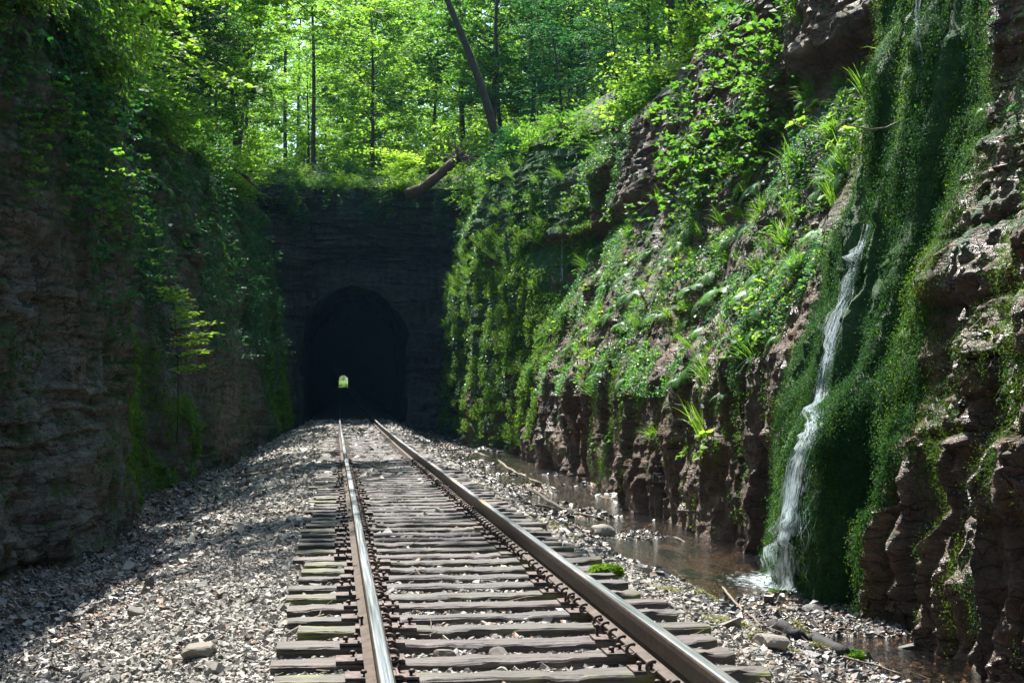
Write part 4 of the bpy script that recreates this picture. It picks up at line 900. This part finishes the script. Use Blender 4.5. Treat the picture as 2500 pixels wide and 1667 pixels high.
moss_strands('ledge_moss', 1100, 9.8, 12.9, -.4, 5.0, .15, .6, 56, .013, MOSS, 'dark green moss strands on the wet near cliff', .45, lambda D, z: np.clip(2.2 * rg(D / 1.2, z / 1.0, 93.) ** 3 - .7, 0, 1), .04)
moss_strands('slope_moss', 2400, 18.0, 32, -.3, 2.4, .15, .6, 34, .028, MOSS_Y, 'golden moss streaks down the lower brown rock', .25, lambda D, z: np.clip(2.6 * rg(D / 1.5, z, 97.) ** 4 - 1.2, 0, 1), .04)
moss_on('sunlit_moss', 1, 120000, 42, 69, -.4, 7.5, .07, MOSS_Y, 'golden moss tiers on the sunlit cliff beside the tunnel', lambda D, z: 1.0 * (noise(D / 1.1, z / .42, 76.) > .05), .20)
moss_on('slope_moss', 1, 60000, 18, 42, -.4, 6, .04, MOSS, 'moss patches among the ferns on the right slope', lambda D, z: .9 * (noise(D / .8, z / .8, 77.) > .25) * (z > 1.0) + .5 * (noise(D / .3, z / 2, 78.) > .4) * (z <= 1.0), .04)
moss_on('cliff_moss', -1, 60000, 23.2, 35, -.6, 2.6, .045, MOSS_Y, 'bright green moss bank on the left cliff behind the buttress', lambda D, z: np.clip(1.3 * (noise(D / 1.5, z / .5, 89.) + .25 - .25 * z), 0, 1) * (z < 3.2 - abs(D - 28) * .2), .10)
moss_on('cliff_moss', -1, 90000, 21.9, 23.8, -.5, 4.0, .03, MOSS_Y, 'bright green moss cushion in the notch of the left cliff', lambda D, z: np.clip(1.2 * (noise(D / .4, z / .7, 79.) > -.1) * np.clip(1.4 - z / 3, 0, 1), 0, 1), .06)
moss_on('cliff_moss', -1, 90000, 13, 66, 0, 8.5, .05, MOSS, 'patchy moss and lichen over the left cliff', lambda D, z: .9 * (fbm(D / 1.8, z / 1.5, 80., 3) > .30 - .04 * z), .04)
moss_on('cliff_moss', -1, 60000, 56, 67, -.3, 4.8, .07, MOSS_Y, 'moss mound at the foot of the left cliff near the tunnel', lambda D, z: .9 * (noise(D / .9, z / 1.0, 81.) > -.05), .09)
for (n, mt, sz, nm, lb, a, b, c_) in ((60000, GRASS, .045, 'undergrowth', 'pale green sunlit weeds on the right slope', 17.3, 42, .18), (120000, LEAF_D, .036, 'undergrowth', 'dense low green undergrowth on the fern slope', 17.3, 45, .05), (60000, FERN, .05, 'undergrowth', 'low leafy ground cover across the sunlit right cliff', 24, 69, -.05)):
    D = a + (b - a) * rng.random(n) ** 1.2; z = rng.uniform(1.2, 9, n); k = (fbm(D / 1.3, z / .9, 85. + c_, 3) > c_ + .05) & ((z < 5.7) | (D > 37)); D, z = D[k], z[k]; C = np.stack([XR(D, z) - rng.uniform(0, .16, len(D)), D, z], -1)
    V, F = leaves(C, sz, up=np.array([-.5, -.2, .8]), upw=.45); tag(obj(nm, mesh(nm, V, F, [mt], False, fcol=np.clip(.45 + .3 * noise(D, z, 2.) + rng.normal(0, .15, len(F)), 0, 1))), lb, 'undergrowth', kind='stuff')
for o_, me, sz in MR:
    vc = np.zeros(len(me.vertices) * 3, np.float32); me.vertices.foreach_get('co', vc); vc = vc.reshape(-1, 3); vc = vc[vc[:, 2] > -.3]; C = vc[rng.integers(0, len(vc), 5000)]; C = C * rng.uniform(1.0, 1.06, (5000, 1)) + rng.normal(0, .05, C.shape)
    V, F = leaves(C, .016 / sz, upw=.2); obj('moss_cushion', mesh('moss_cushion', V, F, [MOSS_Y], False, fcol=np.clip(.45 + .35 * noise(C[:, 0] * 2, C[:, 1] * 2, C[:, 2] * 2) + rng.normal(0, .12, len(F)), 0, 1)), o_)
# moss and leaf litter on the ground
X, D_ = scatter(110000, 9, 20, 2.5, 4.1); k = (fbm(X / .45, D_ / .6, 82., 3) > .38) & (rng.random(len(X)) < .75); X, D_ = X[k], D_[k]
V, F = leaves(np.stack([X, D_, G(X, D_) + rng.uniform(.012, .045, len(X))], -1), .014, upw=.6); tag(obj('ground_moss', mesh('ground_moss', V, F, [MOSS_G], False, fcol=rng.uniform(.1, .9, len(F)))), 'yellow moss mat between the ties and the stream', 'moss', kind='stuff')
N = NT('dead_leaves'); N.prin(Base_Color=N.ramp(N.attr('tone'), [(0, (.05, .025, .015)), (.5, (.16, .08, .045)), (1, (.32, .20, .12))]), Roughness=.55); LITTER = N.m
Cs = []
for (n, d0, d1, x0, x1) in ((9000, 9, 30, -3.6, -1.7), (2600, 12, 60, 3.0, 4.6), (4200, 6, 28, -1.8, 4.2), (3500, 10, 45, 3.2, 5.4), (2500, 30, 68, -3.2, -1.2)):
    X, D_ = scatter(n, d0, d1, x0, x1); k = noise(X / .8, D_ / 1.2, 83.) > -.1; X, D_ = X[k], D_[k]; Cs.append(np.stack([X, D_, G(X, D_) + .03], -1))
V, F = leaves(np.concatenate(Cs), .05, upw=.6, aspect=.33); tag(obj('leaf_litter', mesh('leaf_litter', V, F, [LITTER], False, fcol=rng.uniform(0, 1, len(F)))), 'dead brown leaves scattered over ditch and ballast', 'leaf litter', kind='stuff')
m = MB()
for k in range(420):
    D = 6 + 40 * rng.random() ** 1.6; X = rng.uniform(-2.8, 4.5); az = rng.uniform(0, 6.28); L = rng.uniform(.08, .35); z = float(G(X, D)) + .035
    B = wander((X, D, z), (math.cos(az), math.sin(az), .05), L, 3, .15); m.tube(B, [.004, .0035, .003, .002], 4, cap=False)
tag(obj('fallen_twigs', m.mesh('fallen_twigs', TWIG)), 'thin dry twigs strewn over the ballast', 'twigs', kind='stuff')

# ------------------------------------------------------------------ branches and logs
def branch(name, pix, r0, r1, mat, label, cat='branch', lift=.04, side=2, f=hitG, fork=True):
    P = np.array([f(*q) for q in pix]); P[:, 2] += lift; m = MB(); t = np.linspace(0, len(P) - 1, 4 * len(P)); Q = np.stack([np.interp(t, range(len(P)), P[:, j]) for j in range(3)], -1)
    Q += rng.normal(0, r0 * .25, Q.shape); org = Q[0].copy(); Q -= org; m.tube(Q, np.linspace(r0, r1, len(Q)), 7)
    if fork:
        for _ in range(side): i = rng.integers(3, len(Q) - 2); m.tube(wander(Q[i], (Q[i + 1] - Q[i]) / np.linalg.norm(Q[i + 1] - Q[i]) + rng.normal(0, .5, 3) * [1, 1, .12], min(.7, np.linalg.norm(Q[-1]) * .3), 5, .15), np.linspace(r1 * .9, r1 * .3, 6), 5)
    tag(obj(name, m.mesh(name, mat), None, tuple(org)), label, cat)
branch('wet_log', [(1885, 1535), (1930, 1560), (1990, 1575), (2060, 1605)], .06, .05, WETLOG, 'black waterlogged log lying beside the stream', 'log', .05, 1, fork=False)
branch('fallen_branch', [(1160, 1112), (1210, 1130), (1262, 1165), (1320, 1192)], .045, .02, TWIG, 'long pale branch slanting between the brown rail and the stream', lift=.10, side=4)
branch('fallen_branch', [(1290, 1200), (1370, 1250), (1440, 1270), (1500, 1290)], .035, .015, BARK, 'dark branch by the bend of the stream', lift=.07)
branch('fallen_branch', [(560, 1170), (640, 1160), (700, 1150), (735, 1135)], .035, .012, TWIG, 'crooked stick on the crest of the left ballast', lift=.05)
branch('fallen_branch', [(1215, 1230), (1290, 1238), (1350, 1246)], .035, .02, BARK, 'short dark branch beside the brown rail', lift=.06, side=1)
branch('fallen_branch', [(1650, 1330), (1690, 1350), (1760, 1360)], .015, .006, TWIG, 'bare forked twig leaning on the stream boulder', lift=.10, side=4)
branch('fallen_branch', [(1760, 1440), (1810, 1500), (1860, 1545)], .014, .006, TWIG, 'thin stick running past the bright mossy rock', lift=.05, side=3)
branch('fallen_branch', [(2060, 1620), (2140, 1640), (2200, 1662)], .012, .005, TWIG, 'pale stick at the bottom edge near the stream', lift=.05, side=1)
branch('fallen_branch', [(700, 1560), (760, 1520), (820, 1500)], .008, .004, TWIG, 'thin twig on the ballast by the tie ends', lift=.03, side=1)
# bare root sticking out of the moss
p0 = hitR(2210, 290); m = MB(); m.tube(np.array([(0, 0, 0), (-.25, -.1, -.12), (-.45, -.2, -.16), (-.72, -.25, -.13)]), [.012, .010, .009, .006], 6)
tag(obj('bare_root', m.mesh('bare_root', TWIG), None, tuple(p0)), 'pale curved root sticking out of the moss curtain', 'root')
# fallen log and root plate on the tunnel top
m = MB(); P = np.array([(990, 478), (1030, 462), (1075, 425), (1120, 385)], float); Q = np.array([at_depth(a, b, 69.0 - .2 * i) for i, (a, b) in enumerate(P)]); org = Q[0].copy()
t = np.linspace(0, 3, 14); Q = np.stack([np.interp(t, range(4), Q[:, j]) for j in range(3)], -1) - org; m.tube(Q, np.linspace(.30, .2, 14) * (1 + rng.normal(0, .06, 14)), 9)
e = empty('fallen_log', tuple(org)); a = obj('log_trunk', m.mesh('log_trunk', BARK_R), e); m = MB()
for k in range(26): d = rng.normal(0, 1, 3); m.tube(wander(Q[-1], d + np.array([.3, 0, .2]), rng.uniform(.6, 1.8), 6, .25), np.linspace(.045, .008, 7), 5, cap=False)
b = obj('roots', m.mesh('roots', TWIG), e); own(e, a, b); tag(e, 'reddish fallen log with bare roots on the corner above the tunnel', 'log')
C = []; m = MB()
for k in range(16):
    B = wander((0, 0, 0), (-.9, rng.normal(0, .5), rng.normal(-.05, .22)), rng.uniform(1.2, 2.6), 6, .16, -.03); m.tube(B, np.linspace(.016, .004, 7), 4, cap=False); C.append(B[rng.integers(2, 7, 150)] + rng.normal(0, 1, (150, 3)) * [.22, .22, .05])
q = at_depth(1030, 395, 68.3); e = empty('overhanging_bough', tuple(q)); own(e, obj('limb', m.mesh('limb', BARK), e), obj('foliage', leafmesh('foliage', np.concatenate(C), .11, LEAF_Y, tone=np.full(2400, .85), upw=.8), e)); tag(e, 'pale layered spray of leaves hanging over the tunnel top beside the red log', 'bough')
# dead bough reaching off the left rim
Q = np.array([at_depth(a, b, D) for a, b, D in ((480, 345, 50), (540, 395, 50.5), (590, 425, 51), (640, 470, 51.5))]); org = Q[0].copy(); m = MB(); m.tube(Q - org, [.09, .07, .05, .02], 6)
for k in range(7): i = rng.integers(0, 3); m.tube(wander(Q[i] - org, (.6, 0, rng.uniform(-.4, .8)), rng.uniform(.8, 2), 5, .2), np.linspace(.03, .006, 6), 4)
tag(obj('dead_bough', m.mesh('dead_bough', BARK), None, tuple(org)), 'dark bare bough reaching off the left rim near the tunnel', 'bough')

# ------------------------------------------------------------------ waterfall
def strands(path, widths, n, r, drop=.05, seed=0, lean=0):
    rr = np.random.default_rng(seed); m = MB(); P = np.array(path, float); ts = np.linspace(0, len(P) - 1, 26)
    px = np.interp(ts, range(len(P)), P[:, 0]); py = np.interp(ts, range(len(P)), P[:, 1]); w = np.interp(ts, range(len(P)), widths)
    base = []
    for u in np.linspace(-1, 1, 9):
        H = []
        for a, b, c in zip(px, py, w):
            p = hitR(a + u * c, b)
            if p[2] < WATER + .02 or b > 1330: p = hitW(a + u * c, b) if p[2] < WATER + .02 else p
            H.append(p)
        H = np.array(H); H[:, 0] = np.minimum.accumulate(H[:, 0][::1]) if False else H[:, 0]; base.append(H)
    base = np.array(base)
    cen = rr.uniform(-.95, .95, 9)
    for k in range(n):
        c0 = rr.choice(cen); s0 = rr.integers(0, 22); s1 = min(25, s0 + rr.integers(4, 13)); T_ = np.linspace(s0, s1, 3 * (s1 - s0) + 1)
        u = np.clip(c0 + rr.normal(0, .10) + .10 * np.cumsum(rr.normal(0, .28, len(T_))) + .16 * np.sin(T_ * 1.9 + c0 * 9), -1.15, 1.15); uu = np.clip(u, -1, .999) * 4 + 4; i0 = np.clip(uu.astype(int), 0, 7); fr = (uu - i0)[:, None]
        ti = np.clip(T_.astype(int), 0, 24); tf = (T_ - ti)[:, None]; A = base[i0, ti] * (1 - fr) + base[i0 + 1, ti] * fr; B_ = base[i0, ti + 1] * (1 - fr) + base[i0 + 1, ti + 1] * fr
        Q = A * (1 - tf) + B_ * tf; Q[:, 0] -= drop + rr.uniform(0, .07) + .012 * np.sin(T_ * 3 + k); Q[:, 1] -= .03
        q = np.sin(np.linspace(.12, np.pi - .12, len(Q))) * (1 + .5 * np.sin(T_ * 4.3 + k)); m.tube(Q, r * rr.uniform(.35, 1.5) * np.clip(q, .08, None), 5, cap=False)
    return m
def m_sheet(name, dens):
    N = NT(name); cx = N.n('ShaderNodeCombineXYZ'); N.l(N.attr('across'), cx.inputs[0]); N.l(N.attr('along'), cx.inputs[1]); N.l(N.attr('layer'), cx.inputs[2]); v = cx.outputs[0]
    st = N.noise(N.map(v, (9, 1.5, 7)), 1.0, 5, .6); fi = N.noise(N.map(v, (34, 3.0, 3)), 1.0, 4, .6); br = N.noise(N.map(v, (3.0, 3.2, 5)), 1.0, 4)
    a = N.math('ADD', N.math('MULTIPLY', st, 1.3), N.math('ADD', N.math('MULTIPLY', fi, .9), N.math('MULTIPLY', br, .7)))
    ac = N.attr('across'); ed = N.math('MULTIPLY', N.math('MULTIPLY', ac, ac), .55)
    a = N.ramp(N.math('ADD', N.math('SUBTRACT', N.math('SUBTRACT', a, ed), 1.0), dens), [(.30, 0.0), (.62, .85)])
    p = N.prin(Base_Color=(.66, .76, .80, 1), Roughness=.25, Normal=N.bump(fi, .02, 1)); tl = N.n('ShaderNodeBsdfTranslucent'); tl.inputs[0].default_value = (.6, .72, .76, 1)
    m0 = N.n('ShaderNodeMixShader'); m0.inputs[0].default_value = .4; N.l(p.outputs[0], m0.inputs[1]); N.l(tl.outputs[0], m0.inputs[2])
    tr = N.n('ShaderNodeBsdfTransparent'); mx = N.n('ShaderNodeMixShader'); N.l(a, mx.inputs[0]); N.l(tr.outputs[0], mx.inputs[1]); N.l(m0.outputs[0], mx.inputs[2]); N.l(mx.outputs[0], N.out.inputs[0]); return N.m
SHEET = m_sheet('veil_of_falling_water', .03)
def veil(path, widths, layers, org, off=.05, low=0.0):
    P = np.array(path, float); nv = 64; nu = 9; ts = np.linspace(0, len(P) - 1, nv); px = np.interp(ts, range(len(P)), P[:, 0]); py = np.interp(ts, range(len(P)), P[:, 1]); w = np.interp(ts, range(len(P)), widths)
    us = np.linspace(-1, 1, nu); B = np.zeros((nu, nv, 3))
    for i, u in enumerate(us):
        for j in range(nv):
            p = hitR(px[j] + u * w[j], py[j])
            if p[2] < float(waterz(p[1])): p = hitW(px[j] + u * w[j], py[j])
            B[i, j] = p
    Bx = B[:, :, 0].copy()
    for _ in range(5): B[:, 1:-1] = (B[:, :-2] + B[:, 1:-1] + B[:, 2:]) / 3; B[1:-1] = (B[:-2] + B[1:-1] + B[2:]) / 3
    B[:, :, 0] = np.minimum(B[:, :, 0], Bx)
    V = []; F = []; A = []; L = []; Y = []
    for k in range(layers):
        Q = B.copy(); Q[:, :, 0] -= off + .035 * k + low * sst(4.2, 6.0, ts)[None] + .02 * noise(us[:, None] * 3, ts[None] * 2.0, 5. * k); Q[:, :, 1] += .015 * noise(us[:, None] * 2, ts[None] * 1.5, 5. * k + 2); V.append(Q.reshape(-1, 3)); F.append(grid_faces(nu, nv) + k * nu * nv)
        A.append(np.repeat(us * (1 + .12 * k), nv)); L.append(np.full(nu * nv, k * 1.7)); Y.append(np.tile(ts, nu))
    return mesh('veil', np.concatenate(V) - org, np.concatenate(F), [SHEET], True, attrs={'across': np.concatenate(A), 'along': np.concatenate(Y), 'layer': np.concatenate(L)})
path = [(2142, 548), (2112, 640), (2076, 765), (2038, 900), (2020, 1000), (2018, 1060), (1999, 1140), (1980, 1250), (1970, 1350), (1968, 1438)]
iv = hitW(1948, 1428); e = empty('waterfall', tuple(iv)); W_ = [3, 9, 13, 14, 20, 26, 38, 46, 50, 52]
a = obj('falling_stream', veil(path, W_, 3, iv, .07, .12), e)
a2 = obj('loose_streams', strands(path, [w * .95 for w in W_], 24, .0022, .08, 3).mesh('loose_streams', FALL), e); a2.location = tuple(-iv)
pc = hitW(1925, 1425); nr, na = 26, 60; rr_ = np.linspace(0, 1, nr); aa = np.linspace(0, 2 * np.pi, na); RR, AA = np.meshgrid(rr_, aa, indexing='ij')
FX = pc[0] + RR * .75 * np.cos(AA); FY = pc[1] + RR * 1.25 * np.sin(AA); FZ = waterz(FY) + .006 + .05 * (1 - RR) ** 1.5 * np.clip(.4 + fbm(FX / .07, FY / .07, 4., 3), 0, 2)
FM = NT('churned_white_water'); v_ = FM.coord(); aa_ = FM.ramp(FM.math('SUBTRACT', FM.noise(v_, 11, 6, .7), FM.math('MULTIPLY', FM.attr('across'), .42)), [(.18, 0.0), (.5, .85)])
p_ = FM.prin(Base_Color=(.62, .74, .78, 1), Roughness=.3, Normal=FM.bump(FM.noise(v_, 40, 4), .02, 1)); t_ = FM.n('ShaderNodeBsdfTransparent'); x_ = FM.n('ShaderNodeMixShader'); FM.l(aa_, x_.inputs[0]); FM.l(t_.outputs[0], x_.inputs[1]); FM.l(p_.outputs[0], x_.inputs[2]); FM.l(x_.outputs[0], FM.out.inputs[0])
b = obj('foam_splash', mesh('foam_splash', np.stack([FX, FY, FZ], -1) - iv, grid_faces(nr, na), [FM.m], True, attrs={'across': RR}), e); own(e, a, a2, b)
tag(e, 'white waterfall streaming down the mossy mound into the pool', 'waterfall')
for pth, wd, lab in (([(2258, 0), (2256, 60), (2262, 140), (2262, 228)], [3, 4, 5, 3], 'thin upper trickle falling down a dark slot in the moss'), ([(1378, 585), (1378, 620), (1377, 660), (1377, 685)], [2, 2, 3, 3], 'tiny trickle in the dark recess of the far cliff')):
    q = hitR(*pth[0]); tag(obj('water_trickle', veil(pth, wd, 2, q, .06), None, tuple(q)), lab, 'trickle')

# ------------------------------------------------------------------ faint haze in the cutting
m = MB(); m.box(-340, 340, -120, 1500, -3, 75); hz = obj('haze', m.mesh('haze', None), None); tag(hz, 'thin bluish haze in the cutting', 'haze', kind='stuff')
N = NT('thin_haze'); vv = N.n('ShaderNodeVolumePrincipled'); vv.inputs['Density'].default_value = .00011; vv.inputs['Color'].default_value = (.30, .66, 1, 1); vv.inputs['Anisotropy'].default_value = .2; N.l(vv.outputs[0], N.out.inputs['Volume']); hz.data.materials.clear(); hz.data.materials.append(N.m)
cy.volume_bounces = 0
